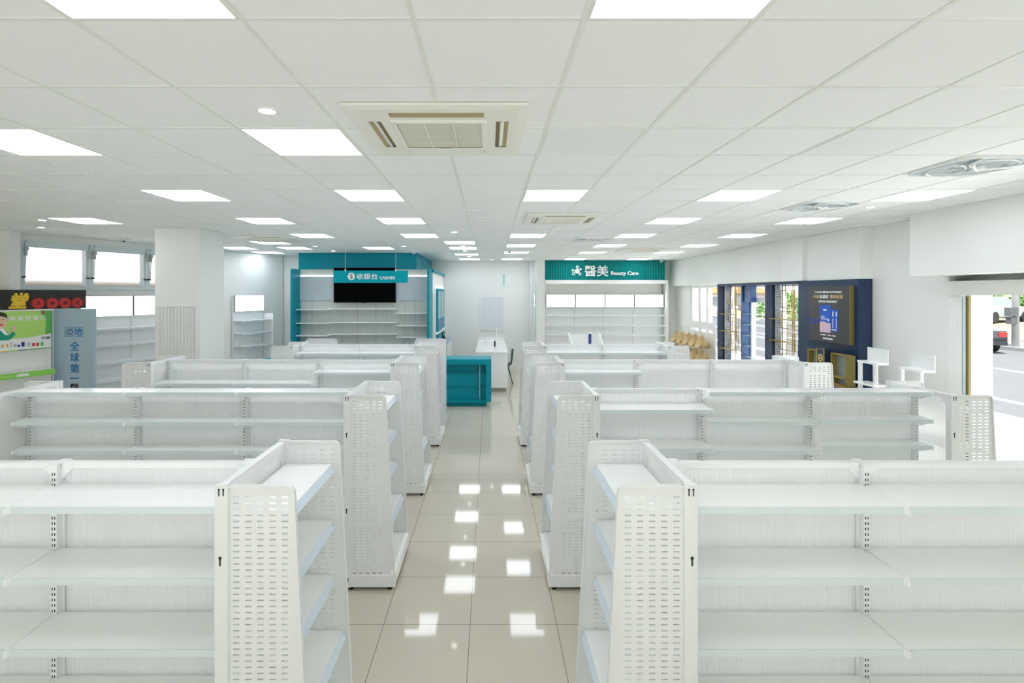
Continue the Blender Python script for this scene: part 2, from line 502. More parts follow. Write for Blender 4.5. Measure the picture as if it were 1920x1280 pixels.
# ------------------------------------------------------------------ outside
struct(B(5.62, 10.2, -20, 60, -0.25, -0.10).build('pavement', M_pave))
struct(B(10.2, 22.0, -20, 70, -0.30, -0.13).build('road', M_asphalt))
mk = MB(); mk.box(11.55, 11.75, -20, 70, -0.13, -0.124); mk.box(16.2, 16.35, -20, 70, -0.13, -0.124)
struct(mk.build('road_marking', M_letter))
struct(B(22.0, 25.0, -20, 80, -0.25, 0.02).build('far_pavement', M_conc))
tr = MB()
tr.prism([(25.0, -0.3), (25.0, 0.05), (28.0, 0.62), (34.0, 0.70), (40.0, 2.2), (60, 3.0), (60, -0.3)], 'y', -20, 90)
struct(tr.build('terrain', M_soil))

def car(name, label, paint, loc, rz):
    r = thing(name, label, 'car', loc, rz)
    # x = length (rear at -x), profile of a saloon
    body = [(-2.2, 0.32), (-2.25, 0.62), (-2.18, 0.92), (-1.65, 0.98), (1.0, 0.95), (1.9, 0.82), (2.2, 0.62), (2.2, 0.32)]
    m = MB().prism(body, 'y', -0.87, 0.87); m.build('body', paint, r, bevel=0.06, smooth=False)
    cab = MB()
    n = len(cab.v)
    lo = [(-1.75, 0.96), (1.05, 0.95)]; hi = [(-1.05, 1.40), (0.25, 1.42)]
    cab.v += [(lo[0][0], -0.82, lo[0][1]), (lo[1][0], -0.82, lo[1][1]), (lo[1][0], 0.82, lo[1][1]), (lo[0][0], 0.82, lo[0][1]),
              (hi[0][0], -0.62, hi[0][1]), (hi[1][0], -0.62, hi[1][1]), (hi[1][0], 0.62, hi[1][1]), (hi[0][0], 0.62, hi[0][1])]
    for q in ((0,1,5,4),(1,2,6,5),(2,3,7,6),(3,0,4,7),(4,5,6,7),(0,3,2,1)): cab.f.append(q)
    cab.build('windows', M_cglass, r)
    MB().prism([(-1.1, 1.39), (-1.0, 1.44), (0.2, 1.46), (0.3, 1.41)], 'y', -0.63, 0.63).build('roof', paint, r)
    for sx in (-1.35, 1.4):
        for sy in (-0.80, 0.80):
            MB().lathe([(0.2, -0.1), (0.31, -0.1), (0.33, 0), (0.31, 0.1), (0.2, 0.1)], 20).build('wheel', M_tyre, r, (sx, sy, 0.33), (math.radians(90), 0, 0))
    for sy in (-0.72, 0.72):
        MB().box(-2.27, -2.17, sy - 0.13, sy + 0.13, 0.68, 0.86).build('tail_light', M_tail, r)
    MB().box(-2.28, -2.24, -0.23, 0.23, 0.66, 0.82).build('plate', M_letter, r)
    MB().box(-2.30, -2.10, -0.84, 0.84, 0.34, 0.50).build('bumper', paint, r)
    return r
car('car', 'dark saloon car parked across the road with its rear showing', M_cardark, (20.55, 23.07, -0.13), math.radians(70))
car('car', 'silver car parked on the bank beyond the dark car', M_carsil, (28.9, 30.0, 0.62), math.radians(20))
r = thing('utility_pole', 'grey concrete pole with meter boxes on the far pavement', 'pole', (22.35, 22.1, 0.0))
MB().tube([(0, 0, 0), (0, 0, 7.5)], [0.13, 0.09], 14).build('shaft', M_pole, r, smooth=True)
MB().box(-0.38, -0.06, -0.18, 0.10, 1.32, 1.68).build('meter_box', M_meter, r)
MB().box(-0.34, -0.08, -0.16, 0.08, 0.98, 1.28).build('meter_box', M_meter, r)
random.seed(4)
def shrub(label, loc, rx, rz, n, name='shrub', grp=None):
    m = MB()
    for i in range(3 * n):
        a = random.uniform(0, 2*math.pi); u = random.uniform(-0.2, 1.0); rr = math.sqrt(max(0, 1-u*u)) * random.uniform(0.75, 1.0)
        p = Vector((rx*rr*math.cos(a), rx*rr*math.sin(a), rz*0.25 + rz*0.75*u))
        q = Vector((random.uniform(-1,1), random.uniform(-1,1), random.uniform(-1,1))).normalized()
        s = q.cross(Vector((0.3, 0.5, 1))).normalized(); t = s.cross(q)
        l = random.uniform(0.06, 0.15)
        m.poly([p - s*l, p + t*l*0.5, p + s*l, p - t*l*0.5])
    o = thing(name, label, 'shrub', loc, 0, grp)
    m.build('foliage', M_leaf, o, fix=False)
    MB().tube([(0, 0, -0.2), (0.05, 0, rz * 0.6)], [0.06, 0.03], 8).build('stem', M_soil, o)
    return o
shrub('bushy green shrub on the bank left of the pole', (32.6, 34.9, 0.7), 2.0, 2.0, 900, grp='shrubs on the bank')
shrub('bushy green shrub on the bank right of the pole', (37.6, 34.6, 1.2), 2.0, 1.7, 900, grp='shrubs on the bank')
shrub('low green shrub at the foot of the bank right of the pole', (30.8, 28.6, 0.62), 0.9, 0.8, 350, grp='shrubs on the bank')
shrub('green shrub far along the road seen through the tall navy display', (24.0, 43.0, 0.0), 1.8, 2.4, 700, grp='shrubs on the bank')
r = thing('house', 'grey building with an orange roof across the road', 'building', (26.0, 64.0, 0))
B(-5, 5, -6, 6, 0, 2.35).build('wall', M_facade, r)
MB().prism([(-5.6, 2.3), (5.6, 2.3), (0, 4.2)], 'y', -6.5, 6.5).build('roof', M_roofo, r)
for k in range(3): B(-5.03, -4.9, -4.6 + 3.4*k, -2.9 + 3.4*k, 0.8, 1.9).build('window', M_cglass, r)
for k in range(3): B(-4.2 + 3.1*k, -2.6 + 3.1*k, -6.03, -5.9, 0.8, 1.9).build('window', M_cglass, r)
# square column inside, left
struct(B(-4.93, -4.27, 7.66, 8.36, 0, CZ).build('wall_column', M_wall))
# ------------------------------------------------------------------ gondola shelving
def slot_sheet(xs_slots, sw, zs_slots, sh, x0, x1, z0, z1, warp=None, thick=0.002, top=None):
    """sheet in the XZ plane with real slots; warp(x,z)->x moves the outer edge; top: extra outline points above z1"""
    xb = [x0]; xo = []
    for c in xs_slots: xb += [c - sw/2, c + sw/2]
    xb.append(x1)
    zb = [z0]
    for c in zs_slots: zb += [c - sh/2, c + sh/2]
    zb.append(z1)
    mb = MB(); idx = {}
    for i, x in enumerate(xb):
        for j, z in enumerate(zb):
            xx = warp(x, z) if (warp and i == len(xb) - 1) else x
            idx[i, j] = len(mb.v); mb.v.append((xx, 0.0, z))
    for i in range(len(xb) - 1):
        for j in range(len(zb) - 1):
            if i % 2 == 1 and j % 2 == 1: continue
            mb.f.append((idx[i, j], idx[i+1, j], idx[i+1, j+1], idx[i, j+1]))
    if top:
        n = len(mb.v); mb.v += [(p[0], 0.0, p[1]) for p in top]
        J = len(zb) - 1
        mb.f.append(tuple(idx[i, J] for i in range(len(xb))) + tuple(range(n, n + len(top))))
    return mb

GD = 0.64          # gondola depth, spine in the middle
HT = 1.51
ROWY = [2.14, 4.02, 5.90, 7.78]
slotz = [0.135 + 0.025 * k for k in range(54)]

def flip(me, name):
    m2 = me.copy(); m2.name = name
    for v in m2.vertices: v.co.x = -v.co.x
    m2.flip_normals()
    return m2

# slotted upright, square tube with open slots front and back
def upright_mesh():
    mb = MB()
    zs = [0.135 + 0.0254 * k for k in range(53)]
    for yy in (-0.04, 0.04):
        s = slot_sheet([-0.006, 0.006], 0.005, zs, 0.013, -0.015, 0.015, 0.0, 1.495)
        n = len(mb.v)
        mb.v += [(a, yy, c) for a, b, c in s.v]; mb.f += [tuple(n + i for i in f) for f in s.f]
    mb.poly([(-0.015,-0.04,0),(-0.015,0.04,0),(-0.015,0.04,1.495),(-0.015,-0.04,1.495)])
    mb.poly([(0.015,-0.04,0),(0.015,0.04,0),(0.015,0.04,1.495),(0.015,-0.04,1.495)])
    mb.box(-0.022, 0.022, -0.045, 0.045, 1.495, 1.503)
    mb.box(-0.013, 0.013, -0.28, 0.28, 0.0, 0.05)
    return mb.mesh('upright', M_steel, fix=False)
ME_up = upright_mesh()
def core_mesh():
    return B(-0.012, 0.012, -0.034, 0.034, 0.10, 1.48).mesh('slot_shade_core', M_dark)  # dark core paints the shade inside the hollow white tube
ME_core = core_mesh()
BW = 0.90
def rail_mesh():
    mb = MB().box(0.022, BW - 0.022, -0.018, 0.018, 1.478, 1.503)
    for s in (1, -1):
        x = 0.015 if s > 0 else BW - 0.015
        mb.prism([(x, 1.478), (x + s*0.055, 1.478), (x, 1.415)], 'y', -0.012, 0.012)
    mb.box(0.015, BW - 0.015, -0.012, 0.012, 0.10, 0.14)
    for s in (1, -1):
        x = 0.015 if s > 0 else BW - 0.015
        mb.box(min(x, x + s*0.012), max(x, x + s*0.012), -0.01, 0.01, 0.14, 1.415)
    return mb.mesh('panel_frame', M_steel)
ME_rail = rail_mesh()
ME_panel = B(0.027, BW - 0.027, -0.004, 0.004, 0.14, 1.478).mesh('back_panel', M_poly)
SHELF = {}
def shelf_meshes(depth, w=BW):
    key = (depth, w)
    if key in SHELF: return SHELF[key]
    mb = MB().box(0.002, w - 0.002, -depth, -0.012, -0.014, 0.0)
    mb.box(0.002, w - 0.002, -depth, -depth + 0.012, -0.030, -0.0141)
    for x in (0.004, w - 0.004):
        mb.prism([(-0.04, 0.006), (-depth - 0.012, -0.002), (-depth - 0.016, -0.03), (-depth + 0.01, -0.034), (-0.04, -0.085)], 'x', x - 0.0015, x + 0.0015)
    a = mb.mesh('shelf', M_shelf)
    p = MB().box(0.012, w - 0.012, -depth - 0.004, -depth + 0.001, -0.0295, 0.0004).mesh('price_strip', M_price)
    SHELF[key] = (a, p)
    return a, p
ME_plinth = MB().box(0.0, BW, -0.30, -0.285, 0.02, 0.145).box(0.0, BW, -0.30, -0.012, 0.145, 0.165).mesh('base_deck', M_shelf)

def gondola(label, x0, n, row, near, far, sgn):
    yc = ROWY[row] + GD / 2
    r = thing('gondola_shelf', label, 'store shelving', (x0, yc, 0), 0, 'white gondola shelving runs in four rows')
    for k in range(n + 1):
        x = sgn * BW * k
        if k == 0: x += sgn * 0.024
        if k == n: x -= sgn * 0.024
        u = place(ME_up, 'upright', r, (x, 0, 0))
        place(ME_core, 'slot_shade_core', u)
    for k in range(n):
        bx = BW * k if sgn > 0 else -BW * (k + 1)
        place(ME_rail, 'panel_frame', r, (bx, 0, 0))
        place(ME_panel, 'back_panel', r, (bx, 0, 0))
        place(ME_plinth, 'base_deck', r, (bx, 0, 0))
        place(ME_plinth, 'base_deck', r, (bx + BW, 0, 0), (0, 0, math.pi))
        for lv in near[k]:
            z, d = lv if isinstance(lv, tuple) else (lv, 0.27)
            a, p = shelf_meshes(d)
            s = place(a, 'shelf', r, (bx, 0, z)); place(p, 'price_strip', s)
        for z in far[k]:
            a, p = shelf_meshes(0.27)
            s = place(a, 'shelf', r, (bx + BW, 0, z), (0, 0, math.pi)); place(p, 'price_strip', s)
    return r

# end cap: x from 0 (its back) to +0.40 (its front), y from 0 to GD
def panel_edge(z): return 0.398 - 0.073 * max(0.0, (z - 0.05) / 1.46)
xt = panel_edge(1.51)
arc = []
for k in range(7):
    a = math.pi / 2 * k / 6
    arc.append((xt - 0.036 + 0.036 * math.cos(a), HT - 0.036 + 0.036 * math.sin(a)))
def side_panel_mesh():
    xs = [0.083 + 0.05 * k for k in range(5)]
    sheet = slot_sheet(xs, 0.026, slotz, 0.006, 0.055, panel_edge(0.05), 0.05, HT - 0.036,
                       warp=lambda x, z: panel_edge(z), top=arc[1:] + [(0.055, HT)])
    bm_me = sheet.mesh('side_panel', M_steel, fix=False, solid=0.002)
    rest = MB().rim([(0.055, HT - 0.004)] + [(p[0] - 0.003 * (1 - k / 6), p[1] - 0.004 * k / 6) for k, p in enumerate(arc)][::-1] + [(panel_edge(0.05) - 0.004, 0.05)], 0.004, -0.010, 0.012)
    rest.box(0.0, 0.055, -0.012, 0.014, 0.03, HT + 0.004)
    rest.box(0.0552, 0.060, -0.004, 0.004, 0.05, HT)
    rest.box(0.055, panel_edge(0.05), -0.005, 0.006, 0.03, 0.12)
    bm = bmesh.new(); bm.from_mesh(bm_me)
    m2 = rest.mesh('t', M_steel); bm.from_mesh(m2); bm.to_mesh(bm_me); bm.free()
    bpy.data.meshes.remove(m2)
    return bm_me
ME_side = {1: side_panel_mesh()}
ME_side[-1] = flip(ME_side[1], 'side_panel')
def keyhole_meshes(y):
    out = []
    def hole(x, z, l, w):
        mb = MB()
        mb.box(x - w, x + w, y - 0.0008, y + 0.0008, z - l, z)
        mb.prism([(x + 1.9*w*math.cos(a), z + 1.9*w*math.sin(a)) for a in [2*math.pi*k/12 for k in range(12)]], 'y', y - 0.0008, y + 0.0008)
        out.append(mb.mesh('keyhole_slot', M_dark))
    for z in (1.495, 0.10):
        hole(0.018, z, 0.026, 0.0024); hole(0.036, z, 0.026, 0.0024)
    for z in (1.215, 0.63): hole(0.023, z, 0.032, 0.0036)
    return out
ME_key = {1: keyhole_meshes(-0.0125)}; ME_key[-1] = [flip(m, 'keyhole_slot') for m in ME_key[1]]
def capback():
    mb = MB().box(0.006, 0.040, 0.015, GD - 0.015, 1.478, HT)
    mb.box(0.010, 0.034, 0.012, 0.05, 0.05, 1.478).box(0.010, 0.034, GD - 0.05, GD - 0.012, 0.05, 1.478)
    mb.box(0.010, 0.034, 0.05, GD - 0.05, 0.05, 0.14)
    for (y, s) in ((0.05, 1), (GD - 0.05, -1)): mb.prism([(y, 1.478), (y + s*0.05, 1.478), (y, 1.42)], 'x', 0.014, 0.030)
    return mb.mesh('back_frame', M_steel)
ME_cb = {1: capback()}; ME_cb[-1] = flip(ME_cb[1], 'back_frame')
ME_cp = {1: B(0.018, 0.026, 0.05, GD - 0.05, 0.14, 1.478).mesh('back_panel', M_polyy)}; ME_cp[-1] = flip(ME_cp[1], 'back_panel')
def capshelf(d):
    a = MB().box(0.04, d, 0.012, GD - 0.012, -0.016, 0.0).box(d - 0.01, d, 0.012, GD - 0.012, -0.034, -0.0161)
    p = MB().prism([(d + 0.0005, -0.002), (d + 0.018, -0.038), (d + 0.014, -0.040), (d + 0.0005, -0.034)], 'y', 0.022, GD - 0.022)
    return a.mesh('shelf', M_shelf), p.mesh('price_strip', M_priceb)
CS = {}
for d in (0.285, 0.345):
    a, p = capshelf(d); CS[d, 1] = (a, p); CS[d, -1] = (flip(a, 'shelf'), flip(p, 'price_strip'))
def capbase():
    mb = MB().box(0.02, 0.375, 0.012, GD - 0.012, 0.145, 0.165)
    mb.prism([(0.362, 0.03), (0.40, 0.06), (0.40, 0.145), (0.362, 0.165)], 'y', -0.004, GD + 0.004)
    return mb.mesh('base_deck', M_shelf)
ME_base = {1: capbase()}; ME_base[-1] = flip(ME_base[1], 'base_deck')
ME_foot = MB().lathe([(0.0, 0.0), (0.018, 0.0), (0.020, 0.010), (0.008, 0.016), (0.008, 0.035), (0.0, 0.035)], 12).mesh('foot', M_black)

def end_cap(label, x, row, s, levels=(1.39, 1.09, 0.80)):
    r = thing('end_cap_shelf', label, 'end cap display', (x, ROWY[row], 0), 0, 'white perforated end caps of the shelving rows')
    for y in (0.0, GD):
        p = place(ME_side[s], 'side_panel', r, (0, y, 0))
        if y == 0.0:
            for m in ME_key[s]: place(m, 'keyhole_slot', p)
    place(ME_cb[s], 'back_frame', r)
    place(ME_cp[s], 'back_panel', r)
    for z in levels:
        a, p = CS[0.285, s]
        o = place(a, 'shelf', r, (0, 0, z)); place(p, 'price_strip', o)
    a, p = CS[0.345, s]
    o = place(a, 'shelf', r, (0, 0, 0.505)); place(p, 'price_strip', o)
    place(ME_base[s], 'base_deck', r)
    for fx in (0.05, 0.35):
        for fy in (0.03, GD - 0.03): place(ME_foot, 'foot', r, (s * fx, fy, 0))
    return r

L1 = [1.40, 1.10, 0.80, 0.50]
T = lambda z: (z, 0.17)
FAR = [1.395, 1.095, 0.80, 0.50]
FAR2 = FAR
RW = ['nearest', 'second', 'third', 'farthest']
NB = [3, 3, 3, 2]
nearL = [[L1]*3, [[T(1.503), T(1.265), T(1.035), 0.76, 0.45]]*3,
         [[1.39, 1.12, 0.82, 0.5], [1.265, 1.0, 0.7], [1.265, 1.0, 0.7]], [[1.39, 1.10, 0.8]]*2]
nearR = [[L1]*3, [[1.385, 1.08, 0.80, 0.5], [T(1.503), T(1.268), T(1.035), 0.78, 0.5], [T(1.503), T(1.285), T(1.075), 0.8, 0.5]],
         [[1.39, 1.13, 0.85, 0.5], [1.0, 0.7, 0.4], [1.0, 0.7, 0.4]], [[1.40, 1.12, 0.8]]*2]
for i in range(4):
    n = NB[i]
    fr = [FAR if i != 1 else FAR2] * n
    gondola('white steel shelving run of the %s row, left of the centre aisle' % RW[i], -1.130, n, i, nearL[i], fr, -1)
    gondola('white steel shelving run of the %s row, right of the centre aisle' % RW[i], 0.856, n, i, nearR[i], fr, 1)
    end_cap('white perforated end cap facing the aisle on the %s row left of the aisle' % RW[i], -1.126, i, 1)
    end_cap('white perforated end cap facing the aisle on the %s row right of the aisle' % RW[i], 0.852, i, -1)
    if i:
        end_cap('white perforated end cap at the outer wall end of the %s row left' % RW[i], -1.134 - 0.9 * n, i, -1)
        end_cap('white perforated end cap at the outer window end of the %s row right' % RW[i], 0.860 + 0.9 * n, i, 1)

# two round-topped displays behind the farthest left row
for (x, lab) in ((-2.90, 'white round-topped display stand behind the farthest left row, at its outer end'),
                 (-1.02, 'white round-topped display stand behind the farthest left row, beside the aisle')):
    r = thing('display_stand', lab, 'display stand', (x, 8.96, 0), 0, 'white round-topped display stands')
    pts = [(-0.27, 0.0), (0.27, 0.0)]
    for k in range(7):
        a = math.pi/2*k/6; pts.append((0.27 - 0.06 + 0.06*math.cos(a), 1.45 + 0.06*math.sin(a)))
    for k in range(7):
        a = math.pi/2 + math.pi/2*k/6; pts.append((-0.27 + 0.06 + 0.06*math.cos(a), 1.45 + 0.06*math.sin(a)))
    MB().prism(pts, 'y', 0, 0.018).build('back_panel', M_steel, r)
    MB().rim(pts[1:], 0.004, -0.006, 0.024).build('rim', M_steel, r)
    for z in (0.10, 0.45, 0.80, 1.12): B(-0.26, 0.26, 0.018, 0.28, z, z + 0.016).build('shelf', M_shelf, r)
# ------------------------------------------------------------------ ceiling fixtures
ME_lf = MB()
for (a, b, c, d) in ((-0.29, 0.29, -0.29, -0.283), (-0.29, 0.29, 0.283, 0.29), (-0.29, -0.283, -0.283, 0.283), (0.283, 0.29, -0.283, 0.283)):
    ME_lf.box(a, b, c, d, 0.0, 0.012)
ME_lf = ME_lf.mesh('frame', M_white)
ME_ld = B(-0.283, 0.283, -0.283, 0.283, 0.003, 0.010).mesh('diffuser', M_led)
ME_lo = B(-0.283, 0.283, -0.283, 0.283, 0.003, 0.010).mesh('diffuser', M_off)
def cell(j, n): return ((j + 0.5 + 0.5556) * 0.6, 1.824 + 0.6 * (n + 0.5))
cols = {}
for j, rows in {-10: (8, 15, 17), -8: (13, 15), -6: (2, 5, 8, 11), -5: (15,), -3: (-1, 2, 5, 8, 11), -2: (13, 15, 18, 21),
                0: (-1, 5, 11, 14, 17, 21), 3: (5, 8, 11, 14, 17, 21), 6: (5, 8, 11, 14, 17, 21)}.items():
    cols[j] = rows
CN = {-10: 'column along the left wall', -8: 'column near the left back corner', -6: 'column over the left shelving', -5: 'spot before the teal fascia',
      -3: 'column left of the big air conditioner', -2: 'left column over the aisle end', 0: 'column right of the big air conditioner',
      3: 'column over the right shelving', 6: 'column along the right wall'}
for j, rows in cols.items():
    for i, n in enumerate(rows):
        x, y = cell(j, n)
        if (j, n) == (-10, 17): x += 0.12
        r = thing('ceiling_light', 'lit square ceiling panel, %s along the %s' % (ORD[i], CN[j]), 'ceiling light', (x, y, CZ - 0.004), 0, 'square LED ceiling panels')
        place(ME_lf, 'frame', r); place(ME_ld, 'diffuser', r)
for (j, lab) in ((0, 'unlit square ceiling panel right of the big air conditioner'), (3, 'unlit square ceiling panel nearer the right wall')):
    x, y = cell(j, 2)
    r = thing('ceiling_light', lab, 'ceiling light', (x, y, CZ - 0.004), 0, 'unlit ceiling panels')
    place(ME_lf, 'frame', r); place(ME_lo, 'diffuser', r)

# downlights
ME_ring = MB().lathe([(0.040, 0.008), (0.042, 0.0), (0.060, 0.0), (0.062, 0.010)], 24).mesh('trim_ring', M_white, smooth=False)
ME_lens = MB().lathe([(0.0, -0.001), (0.041, -0.001), (0.041, 0.004), (0.0, 0.004)], 24).mesh('lens', M_spot)
def ceil_pt(px, py):
    d = 934.0 / (549 - py); return ((px - 918) * d / 975.0, d)
for (px, py, lab) in ((501, 208, 'round downlight left of the big air conditioner'),
                      (1632, 388, 'round downlight near the right wall by the ceiling fans'),
                      (79, 412.5, 'round downlight at the far left, the nearer of two'), (77, 426, 'round downlight at the far left, the farther of two'),
                      (852, 435, 'round downlight in front of the first aisle-end panel'), (868, 461.3, 'round downlight between the first two aisle-end panels'),
                      (872, 470.2, 'round downlight behind the second aisle-end panel'), (880, 480.8, 'round downlight before the last aisle-end panel'),
                      (922, 486.3, 'round downlight by the back wall over the white desk'), (757, 461.5, 'round downlight above the teal fascia corner'),
                      (591, 461.7, 'round downlight above the left of the teal fascia'), (625, 470.3, 'round downlight close to the middle of the teal fascia'),
                      (1390, 470.8, 'round downlight above the right wall beam')):
    x, y = ceil_pt(px, py)
    if px == 1390: continue
    r = thing('downlight', lab, 'downlight', (x, y, CZ - 0.003), 0, 'round ceiling downlights')
    place(ME_ring, 'trim_ring', r); place(ME_lens, 'lens', r)

# ceiling cassettes
def cassette(label, x, y, rz=0):
    r = thing('air_conditioner', label, 'air conditioner', (x, y, CZ), rz, 'ceiling cassette air conditioners')
    h = 0.475
    m = MB()
    n = 0
    def ring(a, za, b, zb):
        q = [(-1,-1),(1,-1),(1,1),(-1,1)]
        for k in range(4):
            p0, p1 = q[k], q[(k+1) % 4]
            m.poly([(p0[0]*a, p0[1]*a, za), (p1[0]*a, p1[1]*a, za), (p1[0]*b, p1[1]*b, zb), (p0[0]*b, p0[1]*b, zb)])
    ring(h, 0.0, h, -0.014); ring(h, -0.014, 0.43, -0.022)
    # inner face with four outlet openings between r=0.265 and r=0.43
    zf = -0.022
    i0, s0, s1, o0 = 0.265, 0.315, 0.385, 0.43
    for k in range(4):
        ca, sa = round(math.cos(k*math.pi/2)), round(math.sin(k*math.pi/2))
        def R(u, v): return (u*ca - v*sa, u*sa + v*ca, zf)
        m.poly([R(-o0, -o0), R(o0, -o0), R(s1, -s1), R(-s1, -s1)])
        m.poly([R(-s0, -s0), R(s0, -s0), R(i0, -i0), R(-i0, -i0)])
        m.poly([R(-s1, -s1), R(-0.25, -s1), R(-0.25, -s0), R(-s0, -s0)])
        m.poly([R(0.25, -s1), R(s1, -s1), R(s0, -s0), R(0.25, -s0)])
    ring(i0, zf, 0.26, zf - 0.008)
    ring(0.26, zf - 0.008, 0.235, zf - 0.008)
    m.build('frame', M_cream, r, weld=True)
    for k in range(4):
        o = MB()
        lo, hi = (s0, s1) if k == 2 else (s1, s0)
        o.poly([(-0.25, -lo, -0.0215), (0.25, -lo, -0.0215), (0.25, -hi, -0.003), (-0.25, -hi, -0.003)])
        o.box(-0.25, 0.25, -s1, -s0, -0.003, 0.002)
        d = o.build('outlet', M_creamk, r, rot=(0, 0, k*math.pi/2))
        if k == 2: B(-0.235, 0.235, -0.004, 0.004, -0.002, 0.002).build('louver', M_cream, d, (0, -0.380, -0.016))
        elif k == 0: B(-0.245, 0.245, -0.033, 0.033, -0.003, 0.003).build('louver', M_white, d, (0, -0.350, -0.020))
        else: B(-0.235, 0.235, -0.030, 0.014, -0.004, 0.004).build('louver', M_white, d, (0, -0.352, -0.016), (math.radians(-35), 0, 0))
    B(-0.235, 0.235, -0.235, 0.235, zf - 0.003, zf + 0.004).build('grille_backing', M_creamd, r)
    gr = MB()
    for k in range(23):
        yy = -0.225 + 0.45 * k / 22
        gr.box(-0.235, 0.235, yy - 0.004, yy + 0.004, zf - 0.006, zf - 0.004)
    for xx in (-0.079, 0.079): gr.box(xx - 0.003, xx + 0.003, -0.235, 0.235, zf - 0.011, zf - 0.004)
    gr.build('intake_grille', M_cream, r)
    B(-0.03, 0.03, -0.2475 - 0.004, -0.2475 + 0.004, zf - 0.0095, zf - 0.007).build('badge', M_motor, r)
    return r
cassette('cream ceiling cassette air conditioner over the aisle, the largest and nearest', -0.28, 3.09, math.pi)
cassette('cream ceiling cassette air conditioner right of the aisle, behind the nearest one', 0.93, 6.72, math.pi)
cassette('cream ceiling cassette air conditioner at the far left behind the column', -3.82, 9.15, math.pi)
cassette('small-looking cream ceiling cassette air conditioner far back near the teal beauty sign', 3.37, 11.6, math.pi)

# ceiling fans set into the tile grid: a shallow cover with almond openings over a grey bowl
def rounded_square(h, rad, n=6):
    pts = []
    for cx, cy, a0 in ((h-rad, h-rad, 0), (-h+rad, h-rad, 90), (-h+rad, -h+rad, 180), (h-rad, -h+rad, 270)):
        for k in range(n + 1):
            a = math.radians(a0 + 90*k/n); pts.append((cx + rad*math.cos(a), cy + rad*math.sin(a)))
    return pts
def flat(path, w, z0, z1): return MB().rim(path, w, z0, z1)
R90 = (math.radians(90), 0, 0)
def ceiling_fan(label, j, n):
    x, y = cell(j, n)
    r = thing('ceiling_fan', label, 'ceiling fan', (x, y, CZ), 0, 'ceiling fans set in the tiles')
    MB().prism(rounded_square(0.285, 0.09), 'z', -0.006, 0.002).build('bowl', M_fan, r)
    sq = rounded_square(0.286, 0.10); sq = sq + [sq[0]]
    flat(sq, 0.010, -0.016, 0.002).build('rim', M_fanw, r, rot=R90)
    MB().lathe([(0.0, -0.044), (0.035, -0.043), (0.046, -0.036), (0.050, -0.006), (0.0, -0.006)], 24).build('hub', M_fanw, r, (0.02, -0.03, 0), smooth=True)
    ends = [(100, 0.30), (220, 0.30), (340, 0.30)]
    for a, l in ends:
        a = math.radians(a); pts = []
        for i in range(9):
            t = i/8; aa = a + 0.35*t*t
            pts.append((0.02*(1-t) + l*t*math.cos(aa), -0.03*(1-t) + l*t*math.sin(aa), -0.040 + 0.030*t))
        MB().tube(pts, [0.015 - 0.005*i/8 for i in range(9)], 10).build('spoke', M_fanw, r, smooth=True)
    for q, a in enumerate((160, 280, 40)):
        a = math.radians(a); cx, cy = 0.158*math.cos(a), 0.158*math.sin(a)
        ux, uy = -math.sin(a), math.cos(a)
        pts = []
        for k in range(25):
            t = 2*math.pi*k/24; e1, e2 = 0.185*math.cos(t), 0.105*math.sin(t)*(0.75 + 0.25*abs(math.sin(t)))
            pts.append((cx + ux*e1 + math.cos(a)*e2, cy + uy*e1 + math.sin(a)*e2, -0.024 + 0.006*math.sin(t)))
        rb = MB().tube(pts, 0.008, 8).build('almond_rib', M_fanw, r, smooth=True)
        f = MB()
        if q != 2:
            for s in (-0.09, -0.03, 0.03, 0.09):
                h = 0.092*math.sqrt(1 - (s/0.165)**2)
                f.tube([(cx + ux*s + math.cos(a)*h*v, cy + uy*s + math.sin(a)*h*v, -0.022) for v in (-1, 0, 1)], 0.004, 6)
            f.build('fins', M_fanw, rb)
        else:
            f.poly([(cx + ux*0.12, cy + uy*0.12, -0.010), (cx + math.cos(a)*0.04, cy + math.sin(a)*0.04, -0.014), (cx - ux*0.12, cy - uy*0.12, -0.018), (cx - math.cos(a)*0.03, cy - math.sin(a)*0.03, -0.016)])
            f.build('blade', M_grey, r, solid=0.003)
    B(-0.17, -0.13, -0.04, 0.0, -0.034, -0.006).build('sensor', M_grey, r)
ceiling_fan('grey ceiling fan at the right, the nearest and largest', 5, 3)
ceiling_fan('grey ceiling fan at the right, between the nearest fan and the smallest', 5, 6)
ceiling_fan('grey ceiling fan farthest away, near the teal beauty sign', 2, 12)

# security cameras
def sec_cam(label, loc, drop=0.0):
    r = thing('security_camera', label, 'security camera', loc, 0, 'white dome security cameras')
    MB().lathe([(0.0, 0.0), (0.05, 0.0), (0.05, -0.025), (0.0, -0.025)], 16).build('base', M_white, r)
    MB().lathe([(0.044, -0.025), (0.044, -0.045), (0.03, -0.07), (0.0, -0.078)], 16).build('dome', M_fanw, r, smooth=True)
    MB().lathe([(0.0, -0.012), (0.02, -0.01), (0.022, 0.0), (0.0, 0.004)], 12).build('lens', M_black, r, (0.0, -0.036, -0.055), (math.radians(90), 0, 0))
sec_cam('white dome camera under the ceiling above the left high windows', (-6.34, 9.05, CZ))
sec_cam('white dome camera at the corner of the teal cashier fascia', (-1.74, 11.9, CZ))
sec_cam('white dome camera on the ceiling over the aisle', (0.44, 11.55, CZ))
sec_cam('white dome camera at the right end of the beauty sign', (5.02, 15.2, CZ))

